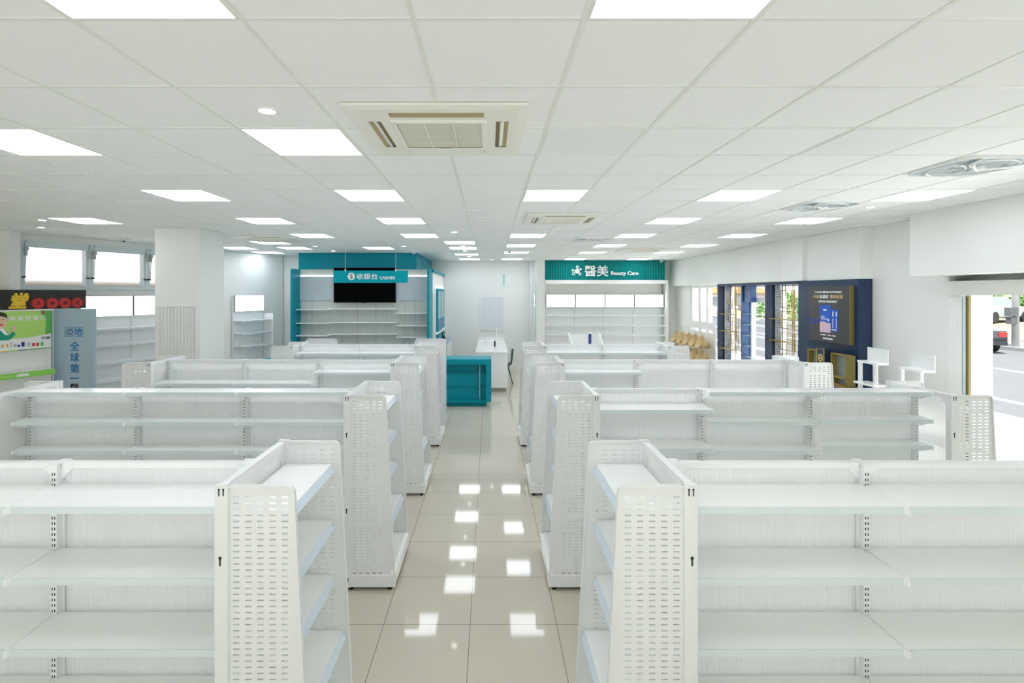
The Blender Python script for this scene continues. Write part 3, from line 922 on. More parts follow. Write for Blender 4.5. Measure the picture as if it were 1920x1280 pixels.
# ------------------------------------------------------------------ cashier zone
struct(B(-4.58, -1.75, 12.47, 15.70, 2.86, CZ).build('trim_teal_fascia', M_teal))
r = thing('cashier_backdrop', 'teal framed reeded display wall with white shelves behind the cashier counter', 'display wall', (-4.58, 12.47, 0), 0)
Wd = 3.195
def side_outline(): 
    return [(-0.52, 0.0), (0.0, 0.0), (0.0, 2.86), (-0.47, 2.86), (-0.50, 2.845), (-0.52, 2.81)]
MB().prism(side_outline(), 'x', 0.0, 0.05).build('side_panel', M_teal, r)
MB().prism(side_outline(), 'x', Wd - 0.05, Wd).build('side_panel', M_teal, r)
B(0.05, Wd - 0.05, -0.02, 0.0, 0.0, 2.86).build('reeded_back', M_slat, r)
sm = MB()
for x in (0.33, 1.05, 1.42, 1.86, 2.12, 2.55, 2.80): sm.box(x - 0.004, x + 0.004, -0.024, -0.0195, 0.0, 2.13)
sm.build('seam', M_toe, r)
B(0.05, 0.92, -0.05, -0.021, 2.125, 2.69).build('grey_board', M_grey, r)
B(2.28, Wd - 0.05, -0.05, -0.021, 2.125, 2.69).build('grey_board', M_grey, r)
B(0.06, 0.92, -0.05, -0.021, 2.692, 2.712).build('light_strip', M_strip, r)
B(2.28, Wd - 0.06, -0.05, -0.021, 2.692, 2.712).build('light_strip', M_strip, r)
def bshelf(x0, x1, zs):
    for z in zs: B(x0, x1, -0.33, -0.0205, z - 0.018, z).build('shelf', M_shelf, r)
bshelf(0.055, 0.80, (1.915, 1.60, 1.305, 0.95)); bshelf(0.80, 1.595, (1.935, 1.615, 1.345, 1.0)); bshelf(1.595, 2.39, (1.935, 1.615, 1.345, 1.0)); bshelf(2.39, Wd - 0.055, (1.83, 1.54, 1.27, 0.95))
# its return side towards the aisle
r = thing('cabinet_wall', 'white tiled return wall with teal framed cabinet and teal top ledge beside the cashier', 'wall cabinet', (-1.384, 12.47, 0), 0)
B(-0.36, -0.001, 0.02, 3.2, 0.0, 2.80).build('wall', M_wall, r)
B(-0.36, 0.05, 0.0, 3.2, 2.80, 2.86).build('top_ledge', M_teal, r)
B(-0.36, 0.02, 0.0, 0.02, 0.0, 2.80).build('front_edge', M_bluep, r)
B(0.0, 0.012, 0.15, 0.85, 1.0, 2.30).build('tile_strip', M_slat, r)
B(0.0, 0.03, 0.9, 2.9, 2.42, 2.46).build('light_strip', M_strip, r)
B(0.0, 0.05, 0.95, 2.9, 1.30, 2.42).build('cabinet_frame', M_teal, r)
for k in range(2):
    d = B(0.05, 0.058, 1.10 + 0.9*k, 1.75 + 0.9*k, 1.62, 2.34).build('cabinet_door', M_grey, r)
    B(0.058, 0.066, 1.42 + 0.9*k, 1.45 + 0.9*k, 1.62, 2.34).build('stile', M_teal, d)
    B(0.05, 0.056, 1.10 + 0.9*k, 1.75 + 0.9*k, 1.38, 1.56).build('drawer', M_blue, r)
B(0.0, 0.06, 0.9, 2.95, 1.235, 1.29).build('ledge', M_shelf, r)
B(0.0, 0.04, 0.95, 2.9, 0.95, 1.235).build('lower_panel', M_teal, r)
r = thing('sink_cabinet', 'low teal sink cabinet against the return wall by the back', 'cabinet', (-1.33, 13.75, 0), 0)
B(0.01, 0.20, 0.0, 1.5, 0.0, 0.97).build('body', M_teal, r)
B(0.01, 0.235, -0.02, 1.5, 0.97, 1.0).build('worktop', M_bluep, r)
B(0.20, 0.225, 0.0, 1.5, 0.0, 0.97).build('door', M_white, r)
f = MB(); f.tube([(0.05, 0.35, 1.0), (0.05, 0.35, 1.22), (0.08, 0.35, 1.25), (0.13, 0.35, 1.20)], 0.014, 8); f.build('faucet', M_black, r)
bt = thing('soap_bottle', 'small dark bottle on the teal sink cabinet', 'bottle', (-1.22, 13.95, 1.003))
MB().lathe([(0.0, 0.0), (0.03, 0.0), (0.03, 0.12), (0.012, 0.15), (0.012, 0.18), (0.0, 0.18)], 14).build('body', M_black, bt)
# television
r = thing('television', 'black flat television on the cashier display wall behind the hanging sign', 'television', (-2.965, 12.34, 2.07))
B(-0.735, 0.735, 0.0, 0.045, 0.0, 0.83).build('body', M_black, r)
B(-0.727, 0.727, -0.004, 0.0, 0.012, 0.822).build('screen', M_screen, r)
B(-0.05, 0.05, -0.004, 0.02, -0.012, 0.0).build('logo_bar', M_black, r)
B(-0.2, 0.2, 0.045, 0.108, 0.2, 0.6).build('wall_bracket', M_black, r)
# hanging sign
r = thing('hanging_sign', 'teal cashier sign hanging from the ceiling on two wires', 'sign', (-3.125, 10.4, 2.503))
B(0, 1.493, 0, 0.04, 0, 0.245).build('board', M_teals, r)
for x in (0.235, 1.245):
    MB().tube([(x, 0.02, 0.245), (x, 0.02, CZ - 2.503)], 0.0025, 6).build('wire', M_chrome, r)
    B(x - 0.008, x + 0.008, -0.006, 0.046, 0.225, 0.275).build('clip', M_white, r)
MB().prism(disc_xz(0.36, 0.127, 0.073, 0, 0, 32), 'y', -0.004, 0).build('roundel', M_letter, r)
lettering('$', 0.335, 0.073, 0.05, 0.108, -0.004, M_chairg, r, bold=0.01)
lettering('收銀台', 0.467, 0.068, 0.415, 0.12, 0, M_letter, r, bold=0.008)
lettering('CASHIER', 0.925, 0.068, 0.315, 0.062, 0, M_letter, r, bold=0.012)
# counter
r = thing('cashier_counter', 'long teal cashier counter with open shelf niche at its aisle end', 'counter', (0.04, 10.47, 0))
X0 = -4.64
B(X0, -0.10, 0.10, 0.56, 0.0, 0.09).build('plinth', M_teal, r)
B(X0, -0.005, 0.015, 0.60, 0.905, 0.963).build('worktop', M_teal, r, bevel=0.008)
m = MB()
o = [(-0.005 - 0.105, 0.10), (-0.04, 0.10)] + [(-0.04 + 0.035*math.sin(a), 0.135 - 0.035*math.cos(a)) for a in [math.pi/2*k/5 for k in range(1, 6)]] + [(-0.005, 0.905), (-0.11, 0.905)]
m.prism(o, 'y', 0.0, 0.60); m.build('end_panel', M_teal, r)
B(X0, -0.11, 0.20, 0.24, 0.09, 0.905).build('back_panel', M_teal, r)
B(X0, -0.11, 0.02, 0.20, 0.09, 0.12).build('niche_floor', M_teal, r)
B(X0, -0.11, 0.02, 0.06, 0.855, 0.905).build('apron', M_teal, r)
for z in (0.385, 0.675): B(-2.0, -0.11, 0.165, 0.20, z, z + 0.008).build('shelf', M_teal, r)
B(-2.05, -2.0, 0.02, 0.20, 0.12, 0.855).build('divider', M_teal, r)
rod = MB().tube([(-0.24, 0.14, 0.12), (-0.24, 0.14, 0.855)], 0.009, 10).build('rod', M_chrome, r)
for z in (0.37, 0.66): MB().tube([(-0.24, 0.14, z), (-0.258, 0.145, z), (-0.262, 0.16, z + 0.015)], 0.006, 8).build('clip', M_chrome, rod)
# white consultation desk
r = thing('consultation_desk', 'long white desk behind the teal counter near the back wall', 'desk', (-0.32, 12.05, 0))
MB().prism([(0.0, 0.0), (0.74, 0.0), (0.74, 0.55), (0.35, 0.55), (0.35, 3.1), (0.0, 3.1)], 'z', 0.10, 0.90).build('body', M_desk, r)
B(-0.01, 0.75, -0.02, 3.12, 0.90, 0.945).build('top', M_desk, r, bevel=0.012)
MB().prism([(0.0, 0.08), (0.70, 0.08), (0.70, 0.5), (0.33, 0.5), (0.33, 3.0), (0.0, 3.0)], 'z', 0.0, 0.10).build('toe_kick', M_toe, r)
B(0.0, 0.72, 2.95, 3.1, 0.945, 1.02).build('upstand', M_desk, r)
B(-0.05, -0.01, 0.9, 1.2, 0.86, 0.90).build('tray', M_desk, r)
r = thing('card_terminal', 'small black handset standing on the white desk', 'terminal', (0.13, 13.1, 0.946)); B(-0.02, 0.02, 0, 0.05, 0, 0.14).build('body', M_black, r, bevel=0.006)
r = thing('monitor_stand', 'slim white upright stand on the white desk', 'stand', (0.175, 13.25, 0.946))
MB().tube([(0, 0, 0), (0, 0, 0.46)], [0.016, 0.012], 10).build('post', M_white, r); B(-0.07, 0.07, -0.05, 0.05, 0, 0.012).build('base', M_white, r)
r = thing('tissue_box', 'small white box on the far end of the white desk', 'box', (-0.02, 13.6, 0.946)); B(-0.09, 0.13, 0, 0.2, 0, 0.13).build('carton', M_white, r); B(-0.03, 0.07, 0.06, 0.12, 0.13, 0.134).build('slot', M_grey, r)
# chair
r = thing('chair', 'dark green plastic chair beside the white desk', 'chair', (0.345, 13.3, 0), math.radians(-90))
m = MB(); N = 7
pr = [(-0.20, 0.47), (-0.02, 0.45), (0.16, 0.46), (0.20, 0.50), (0.235, 0.65), (0.25, 0.80), (0.26, 0.86)]
for i, (yy, zz) in enumerate(pr):
    w_ = 0.22 if i < 4 else 0.22 - 0.012 * (i - 3)
    for k in range(5):
        t = -1 + k / 2; m.v.append((t * w_, yy - 0.03 * t * t * (i > 3), zz + 0.03 * t * t * (i < 4)))
for i in range(6):
    for k in range(4):
        a = i * 5 + k; m.f.append((a, a + 1, a + 6, a + 5))
m.build('shell', M_chairg, r, solid=0.018, smooth=True)
for sx in (-1, 1):
    for (y0, y1) in ((-0.14, -0.22), (0.12, 0.24)):
        MB().tube([(sx*0.15, y0, 0.45), (sx*0.22, y1, 0.0)], [0.018, 0.012], 8).build('leg', M_chairg, r)
# notice frame and little wall tag on the back wall
r = thing('whiteboard', 'blank white framed board on the back wall above the desk', 'whiteboard', (-0.27, 15.68, 1.19))
B(0, 0.70, 0, 0.02, 0, 1.0).build('board', M_board, r); MB().rim([(0, 0), (0.70, 0), (0.70, 1.0), (0, 1.0), (0, 0)], 0.018, -0.01, 0.0).build('frame', M_white, r)
r = thing('thermometer', 'thin pale mint wall tag hanging high on the back wall', 'wall tag', (0.43, 15.68, 2.52))
B(-0.02, 0.02, 0, 0.018, 0, 0.30).build('strip', M_mint, r); MB().lathe([(0, -0.01), (0.03, -0.01), (0.03, 0.01), (0, 0.01)], 14).build('hook', M_grey, r, (0, 0.005, 0.32), (math.radians(90), 0, 0))
r = thing('wall_mirror', 'narrow mint glass panel on the side of the pillar by the beauty shelves', 'glass panel', (1.30, 14.86, 1.16))
MB().prism([(0.0, 0.06), (0.05, 0), (0.56, 0), (0.56, 1.42), (0.05, 1.42), (0.0, 1.36)], 'x', 0.008, 0.03).build('glass', M_mint, r)
MB().prism([(-0.02, 0.05), (0.04, -0.02), (0.57, -0.02), (0.57, 1.44), (0.04, 1.44), (-0.02, 1.37)], 'x', 0.0, 0.008).build('frame', M_white, r)
for z in (0.80, 0.92, 1.04): MB().lathe([(0, -0.004), (0.03, -0.004), (0.03, 0.004), (0, 0.004)], 14).build('lamp', M_spot, r, (0.004, 0.2, z), (0, math.radians(90), 0))
# ------------------------------------------------------------------ beauty care wall
r = thing('beauty_sign', 'teal ribbed fascia sign with white beauty care lettering', 'sign', (1.632, 15.30, 2.677))
B(0, 3.53, 0, 0.38, 0, CZ - 2.677).build('ribbed_board', M_tealg, r)
K = 15.3 / 975
def bx(px): return (px - 1022) * K
def bz(py): return 2.3 - (py - 549) * K - 2.677
icon = MB()
icon.prism(disc_xz(bx(1082), bz(508.3), 0.068, 0, 0), 'y', -0.03, 0)
for (px, py, rr) in ((1082.5, 500.5, 0.034), (1074, 506.8, 0.026), (1075.3, 513, 0.036), (1087.3, 513.6, 0.03), (1088.6, 504.5, 0.02)):
    x, z = bx(px), bz(py)
    icon.rim([(x + rr*math.cos(2*math.pi*k/16), z + rr*math.sin(2*math.pi*k/16)) for k in range(17)], 0.009, -0.03, 0)
    cx, cz = bx(1082), bz(508.3)
    l = math.hypot(x - cx, z - cz)
    icon.rim([(cx + (x-cx)*0.06/l, cz + (z-cz)*0.06/l), (x - (x-cx)*rr/l, z - (z-cz)*rr/l)], 0.006, -0.028, 0)
icon.build('molecule_emblem', M_letter, r)
lettering('醫美', bx(1096), bz(518), bx(1140.5) - bx(1096), bz(497.5) - bz(518), 0, M_letter, r, bold=0.010, depth=0.03)
lettering('Beauty Care', bx(1145.5), bz(517.5), bx(1196.5) - bx(1145.5), bz(508.5) - bz(517.5), 0, M_letter, r, bold=0.018, depth=0.03)

def wall_shelf(r, x0, n, w, levels, box=True, depth=0.30, yb=-0.02, htop=1.87, hbox=0.375, boxd=0.05):
    for k in range(n + 1):
        x = x0 + w * k
        u = MB().box(x - 0.015, x + 0.015, yb - 0.04, yb, 0, htop + (hbox if box else 0)).build('upright', M_steel, r)
        s = MB()
        for i in range(62): s.box(x - 0.007, x + 0.007, yb - 0.0406, yb - 0.039, 0.2 + 0.026*i, 0.211 + 0.026*i)
        s.build('slots', M_toe, u)
    for k in range(n):
        a, b = x0 + w*k + 0.015, x0 + w*(k+1) - 0.015
        B(a, b, yb - 0.02, yb - 0.008, 0.10, htop).build('back_panel', M_steel, r)
        B(a - 0.012, b + 0.012, yb - depth - 0.05, yb - 0.02, 0.02, 0.16).build('base_deck', M_shelf, r)
        for z in levels:
            m = MB().box(a - 0.012, b + 0.012, yb - depth, yb - 0.02, z - 0.014, z).box(a - 0.012, b + 0.012, yb - depth, yb - depth + 0.012, z - 0.034, z - 0.0141)
            s = m.build('shelf', M_shelf, r)
            B(a, b, yb - depth - 0.004, yb - depth + 0.001, z - 0.033, z + 0.0003).build('price_strip', M_price, s)
        if box:
            h = B(a - 0.006, b + 0.006, yb - 0.04 - boxd, yb - 0.012, htop, htop + hbox).build('light_box', M_motor, r)
            B(a + 0.004, b - 0.004, yb - 0.044 - boxd, yb - 0.04 - boxd, htop + 0.008, htop + hbox - 0.006).build('lit_face', M_box, h)

r = thing('beauty_shelves', 'white wall shelving of four bays with lit header boxes under the beauty sign', 'wall shelving', (1.632, 15.62, 0))
B(0.0, 3.53, -0.44, 0.05, 2.565, 2.677).build('canopy', M_white, r)
B(-0.0, 3.53, -0.02, 0.05, 0, 2.565).build('backing', M_wall, r)
wall_shelf(r, 0.04, 4, 0.873, (1.645, 1.35, 1.065, 0.75, 0.45), yb=-0.021, boxd=0.15, htop=1.875, hbox=0.378)
B(3.56, 3.62, -0.35, 0.06, 0, 2.677).build('end_panel', M_wall, r)

# ------------------------------------------------------------------ left wall shelving and displays
def lw(name, label, cat, t, off=0.0, z=0.0, group=None):
    return thing(name, label, cat, (*skew(t, off), z), TH, group)
r = lw('wall_shelves', 'white wall shelving with lit header boxes between the pale blue panel and the column', 'wall shelving', 0.79, 0.0, 0, 'white shelving along the left wall')
wall_shelf(r, 0.0, 2, 0.90, (1.67, 1.385, 1.07, 0.75, 0.45), depth=0.34)
r = lw('wall_shelves', 'white wall shelving with one lit header box and perforated end, near the teal display wall', 'wall shelving', 3.93, 0.0, 0, 'white shelving along the left wall')
wall_shelf(r, 0.0, 1, 0.83, (1.67, 1.38, 1.09, 0.75, 0.45), depth=0.34)
sh = slot_sheet([0.05 + 0.05*k for k in range(6)], 0.026, [0.15 + 0.03*k for k in range(54)], 0.007, 0.0, 0.36, 0.02, 1.80)
sh.build('end_panel', M_steel, r, (0.85, -0.02, 0), (0, 0, math.radians(-90)), fix=False, solid=0.003)
e = MB(); e.box(0.84, 0.86, -0.39, -0.375, 0.02, 1.81); e.box(0.84, 0.86, -0.39, -0.02, 1.795, 1.81); e.build('end_frame', M_steel, r)

# green product display cabinet (local x from -1.2 to 0.15 along the wall, front 0.60 m out)
r = lw('display_cabinet', 'white and lime green product display cabinet at the far left', 'display cabinet', 0.0, 0.60)
A0, A1 = -1.25, 0.145
B(A0, A1, 0.0, 0.26, 1.43, 2.03).build('header', M_white, r)
B(A0 - 0.01, A1 + 0.01, -0.02, 0.27, 2.03, 2.045).build('top_cap', M_white, r)
B(A0, A1, 0.18, 0.26, 0.12, 1.43).build('back_board', M_white, r)
B(A1 - 0.02, A1, 0.0, 0.18, 0.12, 1.43).build('end_board', M_white, r)
B(A1 - 0.006, A1 + 0.002, -0.006, 0.0, 0.12, 2.02).build('edge_trim', M_chairg, r)
B(A0, A1, -0.10, 0.26, 0.0, 0.12).build('plinth', M_white, r)
def gt(px): return (10.625 / (0.45 - (px - 918) / 975) - 8.094) / 0.9119
def gz(px, py): return 2.3 - (py - 549) * (10.625 / (0.45 - (px - 918) / 975)) / 975
pr = MB().prism([(A0, 1.55), (-0.75, 1.585), (-0.5, 1.612), (-0.15, 1.62), (A1, 1.668), (A1, 2.022), (A0, 2.022)], 'y', -0.004, 0.0)
ad = pr.build('green_print', M_green, r)
MB().prism([(A1, 1.668), (A1, 2.022), (A1 - 0.16, 2.022), (A1 - 0.08, 1.85), (A1 - 0.09, 1.655)], 'y', -0.006, -0.004).build('dark_green_print', M_green2, ad)
lettering('專業營養品', gt(16), gz(50, 601), gt(86) - gt(16), 0.075, -0.006, M_letter, ad, bold=0.0, depth=0.003)
lettering('完膳', gt(77), gz(85, 635.5), gt(94) - gt(77), 0.043, -0.004, M_chairg, ad, bold=0.0, depth=0.003)
MB().prism([(gt(77), gz(80, 588)), (gt(84), gz(80, 588)), (gt(80.5), gz(80, 583))][::-1], 'y', -0.008, -0.006).build('red_mark', M_red, ad)
MB().box(gt(77), gt(84), -0.0079, -0.006, gz(80, 583), gz(80, 582)).build('red_mark', M_red, ad)
# printed presenter in a jade jacket
def shape(pts, m, y0, name='printed_shape'):
    MB().prism([(gt(a), gz(20, b)) for a, b in pts][::-1], 'y', y0 - 0.002, y0).build(name, m, ad)
def ell(cx, cy, rx, ry, n=20): return [(cx + rx*math.cos(2*math.pi*k/n), cy + ry*math.sin(2*math.pi*k/n)) for k in range(n)]
shape([(-26, 637), (-24, 617), (-12, 610), (-2, 613), (4, 614), (14, 622), (17, 628), (24, 621), (29, 627), (20, 636), (14, 637)], M_jacket, -0.004, 'printed_jacket')
shape([(-6, 612), (1, 610), (12, 622), (16, 628), (9, 627)], M_letter, -0.006, 'printed_shirt')
shape(ell(-1, 592, 14, 7.5), M_hair, -0.006, 'printed_hair')
shape(ell(0, 602, 12, 13), M_skin, -0.008, 'printed_face')
shape(ell(14.5, 598, 2.2, 4), M_skin, -0.006, 'printed_ear')
shape([(-13, 590), (0, 585.5), (12, 590), (13, 597), (10, 594), (0, 592), (-11, 594)], M_hair, -0.010, 'printed_fringe')
for ex in (-4, 5): shape(ell(ex, 598, 1.8, 0.7), M_hair, -0.010, 'printed_eye')
shape([(-1, 599), (2.2, 604.5), (-1, 605)], M_bowl, -0.010, 'printed_nose')
shape([(-4, 608), (6, 606.5), (4, 610), (-1, 610.5)], M_red, -0.010, 'printed_mouth')
shape([(20, 612), (25, 610.5), (30, 612), (29, 617), (27, 622), (22, 621), (21, 616)], M_skin, -0.008, 'printed_fist')
# printed row of products
for i, (px, m, h, w_) in enumerate(((5, M_bowl, 6, 4), (13, M_yellow, 7, 4), (20.5, M_grey, 9, 3), (28, M_motor, 6, 5), (35, M_violet, 4, 5), (43, M_violet, 9, 6), (54, M_grey, 8, 7), (63, M_red, 6, 5), (70.5, M_red, 6, 5), (79, M_green2, 7, 5))):
    zb = gz(px, 652 - px * 0.055)
    MB().box(gt(px - w_/2), gt(px + w_/2), -0.004, 0.0, zb, zb + h * 0.008).build('printed_pack', m, r)
for (a, b, m) in ((-60, 16, M_yellow), (16, 34, M_green3), (34, 48, M_violet), (48, 98, M_green2)):
    MB().box(gt(a), min(gt(b), A1), -0.004, 0.0, 1.43, 1.443).build('printed_line', m, r)
st = B(A0, gt(95.5), -0.12, 0.18, 1.03, 1.115).build('shelf', M_white, r)
B(A0, gt(95.5), -0.127, -0.12, 1.03, 1.115).build('price_strip', M_green3, st)
B(-0.36, -0.215, -0.130, -0.127, 1.052, 1.092).build('printed_bar', M_letter, st)
B(-0.55, -0.38, -0.130, -0.127, 1.058, 1.086).build('printed_bar', M_green, st)
B(A0, A1 - 0.02, -0.10, 0.18, 0.62, 0.65).build('shelf', M_white, r)

# black and gold sign above it
r = lw('herbal_sign', 'black sign with a gold character and four red discs at the far left', 'sign', 0.0, 0.45, 2.046)
B(-0.95, 0.707, 0.0, 0.035, 0.0, 0.30).build('board', M_signb, r)
for i, t in enumerate((0.030, 0.222, 0.40, 0.577)):
    d = MB().prism(disc_xz(t, 0.090, 0.072, 0, 0, 32), 'y', -0.006, 0.0).build('red_disc', M_red, r)
    MB().rim([(t + 0.082*math.cos(2*math.pi*k/32), 0.090 + 0.082*math.sin(2*math.pi*k/32)) for k in range(33)], 0.004, -0.006, 0.0).build('ring', M_red, d)
    lettering('漢藥專區'[i], t - 0.034, 0.057, 0.068, 0.066, -0.006, M_black, d, bold=0.0, depth=0.003)
lettering('堂', -0.345, 0.012, 0.26, 0.245, 0.0, M_yellow, r, bold=0.045, depth=0.012, shear=0.25)
B(-0.9, 0.10, 0.035, 0.12, 0.0, 0.02).build('bracket', M_steel, r)

# pale blue panel
K2 = 8.35 / 975
r = thing('advert_panel', 'tall pale blue panel with vertical blue lettering at the far left', 'advertising panel', (-7.0, 8.35, 0))
B(0.0, 0.642, 0.0, 0.06, 0.0, 2.043).build('board', M_bluep, r, bevel=0.004)
def px2(a): return (a - 100) * K2
def pz2(a): return 2.3 - (a - 549) * K2
MB().rim([(px2(122), pz2(631)), (px2(155), pz2(631)), (px2(155), pz2(613.5)), (px2(122), pz2(613.5)), (px2(122), pz2(631))], 0.004, -0.003, 0).build('lettering_box', M_bluet, r)
lettering('亞培', px2(124), pz2(629), px2(153.5) - px2(124), pz2(615) - pz2(629), 0, M_bluet, r, bold=0.01)
for ch, y0, y1, m in (('全', 640, 657, M_bluet), ('球', 661.5, 678, M_bluet), ('第', 682, 699.5, M_bluet), ('一', 707.5, 710, M_bluet), ('醫', 719, 736, M_black)):
    lettering(ch, px2(131), pz2(y1), px2(148) - px2(131), pz2(y0) - pz2(y1), 0, m, r, bold=0.012)

# perforated board on the column
r = thing('pegboard', 'white perforated board fixed to the square column', 'perforated board', (-4.88, 7.628, 0.75))
sh = slot_sheet([0.045 + 0.05*k for k in range(11)], 0.026, [0.03 + 0.0255*k for k in range(52)], 0.007, 0.0, 0.585, 0.0, 1.35)
sh.build('sheet', M_steel, r, fix=False, solid=0.002)
MB().rim([(0, 0), (0.585, 0), (0.585, 1.35), (0, 1.35), (0, 0)], 0.006, -0.004, 0.028).build('rim', M_steel, r)

# ------------------------------------------------------------------ navy shop-window display (right wall)
NX, NY = 5.34, 12.2
M_tilep = mat('patterned_tile', (0.8, 0.8, 0.8), 0.3)
def _tile():
    nt = M_tilep.node_tree; b = nt.nodes['Principled BSDF']
    tc = nt.nodes.new('ShaderNodeTexCoord'); v = nt.nodes.new('ShaderNodeTexVoronoi'); v.inputs['Scale'].default_value = 22
    v.inputs['Randomness'].default_value = 0.15
    nt.links.new(tc.outputs['Object'], v.inputs['Vector'])
    t = math_node(nt, 'GREATER_THAN', v.outputs['Distance'], 0.43)
    mx = nt.nodes.new('ShaderNodeMix'); mx.data_type = 'RGBA'
    mx.inputs['A'].default_value = (0.03, 0.06, 0.18, 1); mx.inputs['B'].default_value = (0.75, 0.78, 0.80, 1)
    nt.links.new(t, mx.inputs['Factor']); nt.links.new(mx.outputs['Result'], b.inputs['Base Color'])
_tile()
r = thing('window_display', 'navy framed window display with gold lattice screens and glass shelves', 'window display', (NX, NY, 0), math.radians(-90))
B(0.0, 3.41, 0.0, 0.30, 2.455, 2.505).build('top_beam', M_navy, r)
B(0.0, 0.05, 0.0, 0.30, 0.0, 2.455).build('post', M_navy, r)
B(0.90, 0.95, 0.12, 0.30, 0.0, 2.455).build('post', M_navy, r)
B(0.95, 0.957, 0.12, 0.30, 0.0, 2.455).build('blue_panel', M_blue, r)
B(2.15, 2.20, -0.02, 0.30, 0.0, 2.455).build('post', M_navy, r)
B(3.20, 3.41, 0.0, 0.30, 0.0, 2.455).build('post', M_navy, r)
B(0.05, 0.90, 0.02, 0.30, 0.0, 0.75).build('plinth', M_navy, r)
B(0.957, 2.15, 0.12, 0.30, 0.0, 0.70).build('plinth', M_navy, r)
B(2.20, 3.20, 0.02, 0.30, 0.0, 0.75).build('plinth', M_navy, r)
for z in (1.85, 1.62, 1.39, 1.16, 0.93): B(0.957, 2.15, 0.14, 0.28, z, z + 0.010).build('glass_shelf', M_sglass, r)
B(0.957, 1.25, 0.15, 0.28, 2.10, 2.455).build('valance', M_blue, r)
B(1.15, 2.15, 0.285, 0.30, 2.10, 2.20).build('sign_band', M_white, r)
for (a, b, zs) in ((0.05, 0.62, (1.81, 1.42, 1.02)), (2.20, 2.85, (1.806, 1.40, 1.0))):
    for z in zs: B(a, b, 0.02, 0.14, z, z + 0.014).build('gold_shelf', M_gold, r)
for a in (0.06, 2.21):
    B(a, a + 0.13, 0.17, 0.20, 0.75, 2.455).build('tile_strip', M_tilep, r)
    B(a - 0.008, a + 0.005, 0.15, 0.20, 0.75, 2.455).build('white_stile', M_white, r)
def nx(zx): return NY - 5362.0 / (1335 + zx / 8 - 918)
def nz(zx, zy): return 2.3 - (520 + zy / 8 - 549) * (5362.0 / (1335 + zx / 8 - 918)) / 975
rects = [((1020, 195), (1170, 460)), ((1100, 350), (1180, 520)), ((1210, 190), (1375, 470)), ((1020, 510), (1170, 775)), ((1210, 520), (1380, 810)),
         ((1100, 675), (1262, 960)), ((1020, 820), (1180, 1105)), ((1210, 845), (1375, 1140)), ((1100, 990), (1262, 1260)), ((1020, 1135), (1170, 1330)), ((1210, 1180), (1375, 1400))]
def lattice(a0, a1):
    base0, base1 = nx(1020), nx(1395)
    def fx(x): return a0 + (x - base0) / (base1 - base0) * (a1 - a0)
    m = MB()
    for k, ((zx0, zy0), (zx1, zy1)) in enumerate(rects):
        x0, x1 = fx(nx(zx0)), fx(nx(zx1)); z1, z0 = nz(zx0, zy0), max(0.76, nz(zx1, zy1))
        y = 0.17 + 0.012 * (k % 2)
        m.rim([(x0, z0), (x1, z0), (x1, z1), (x0, z1), (x0, z0)], 0.006, y, y + 0.014)
    for zx in (1085, 1283):
        x = fx(nx(zx)); m.box(x - 0.006, x + 0.006, 0.17, 0.184, 2.24, 2.455)
    for zx in (1188, 1205): 
        x = fx(nx(zx)); m.box(x - 0.004, x + 0.004, 0.17, 0.180, 0.75, 2.455)
    return m
lattice(0.20, 0.895).build('lattice_screen', M_gold, r)
lattice(2.35, 3.19).build('lattice_screen', M_gold, r)
for (x0, x1, z0, z1) in ((2.86, 3.16, 1.86, 2.2), (0.58, 0.86, 1.90, 2.3)):
    B(x0, x1, 0.205, 0.212, z0, z1).build('patterned_board', M_tilep, r)
B(2.88, 3.18, 0.205, 0.212, 1.45, 1.72).build('pink_board', M_pink, r)

# poster unit
r = thing('poster_unit', 'navy wall unit carrying a large dark poster', 'wall unit', (5.34, 8.79, 0), math.radians(-90))
B(0.0, 1.26, 0.0, 0.20, 0.0, 2.503).build('carcass', M_navy, r)
r = thing('poster', 'dark poster with blue product boxes and a gold edge, on the navy wall unit', 'poster', (5.34, 8.79, 0), math.radians(-90))
PA, PB, PZ0, PZ1 = 0.21, 1.17, 1.534, 2.405
B(PA, PB, -0.07, -0.001, PZ0, PZ1).build('board', M_poster, r)
B(PB, PB + 0.006, -0.07, -0.001, PZ0, PZ1).build('gold_edge', M_brass, r)
def qx(px): return 8.79 - 5138.0 / (px - 918)
def qz(px, py): return 2.3 - (py - 549) * (5138.0 / (px - 918)) / 975
yq = -0.07
lettering('日本原裝', qx(1528), qz(1534, 549.2), qx(1541) - qx(1528), 0.032, yq, M_letter, r, bold=0.0, depth=0.003)
B(qx(1542.5), qx(1547.5), yq - 0.003, yq, qz(1545, 549), qz(1545, 545.3)).build('flag_ground', M_letter, r)
MB().prism(disc_xz((qx(1542.5) + qx(1547.5))/2, qz(1545, 547.1), 0.010, 0, 0, 16), 'y', yq - 0.004, yq - 0.003).build('flag_disc', M_red, r)
lettering('獨家專利神經醯胺', qx(1549), qz(1563, 549.2), qx(1578) - qx(1549), 0.032, yq, M_letter, r, bold=0.0, depth=0.003)
lettering('日本', qx(1526), qz(1530, 559), qx(1535.5) - qx(1526), 0.058, yq, M_goldl, r, bold=0.01, depth=0.003)
lettering('高濃度', qx(1536.5), qz(1545, 559.3), qx(1553.5) - qx(1536.5), 0.058, yq, M_letter, r, bold=0.01, depth=0.003)
lettering('專利養妍', qx(1556), qz(1568, 559.8), qx(1581) - qx(1556), 0.062, yq, M_goldl, r, bold=0.004, depth=0.003)
lettering('ORYZA CERAMIDE', qx(1534.8), qz(1550, 567), qx(1568.5) - qx(1534.8), 0.033, yq, M_letter, r, bold=0.03, depth=0.003)
lettering('TM', qx(1569), qz(1569, 564), 0.022, 0.008, yq, M_letter, r, depth=0.003)
bx0, bx1 = qx(1538), qx(1558)
bz0, bz1 = qz(1548, 623), qz(1548, 572)
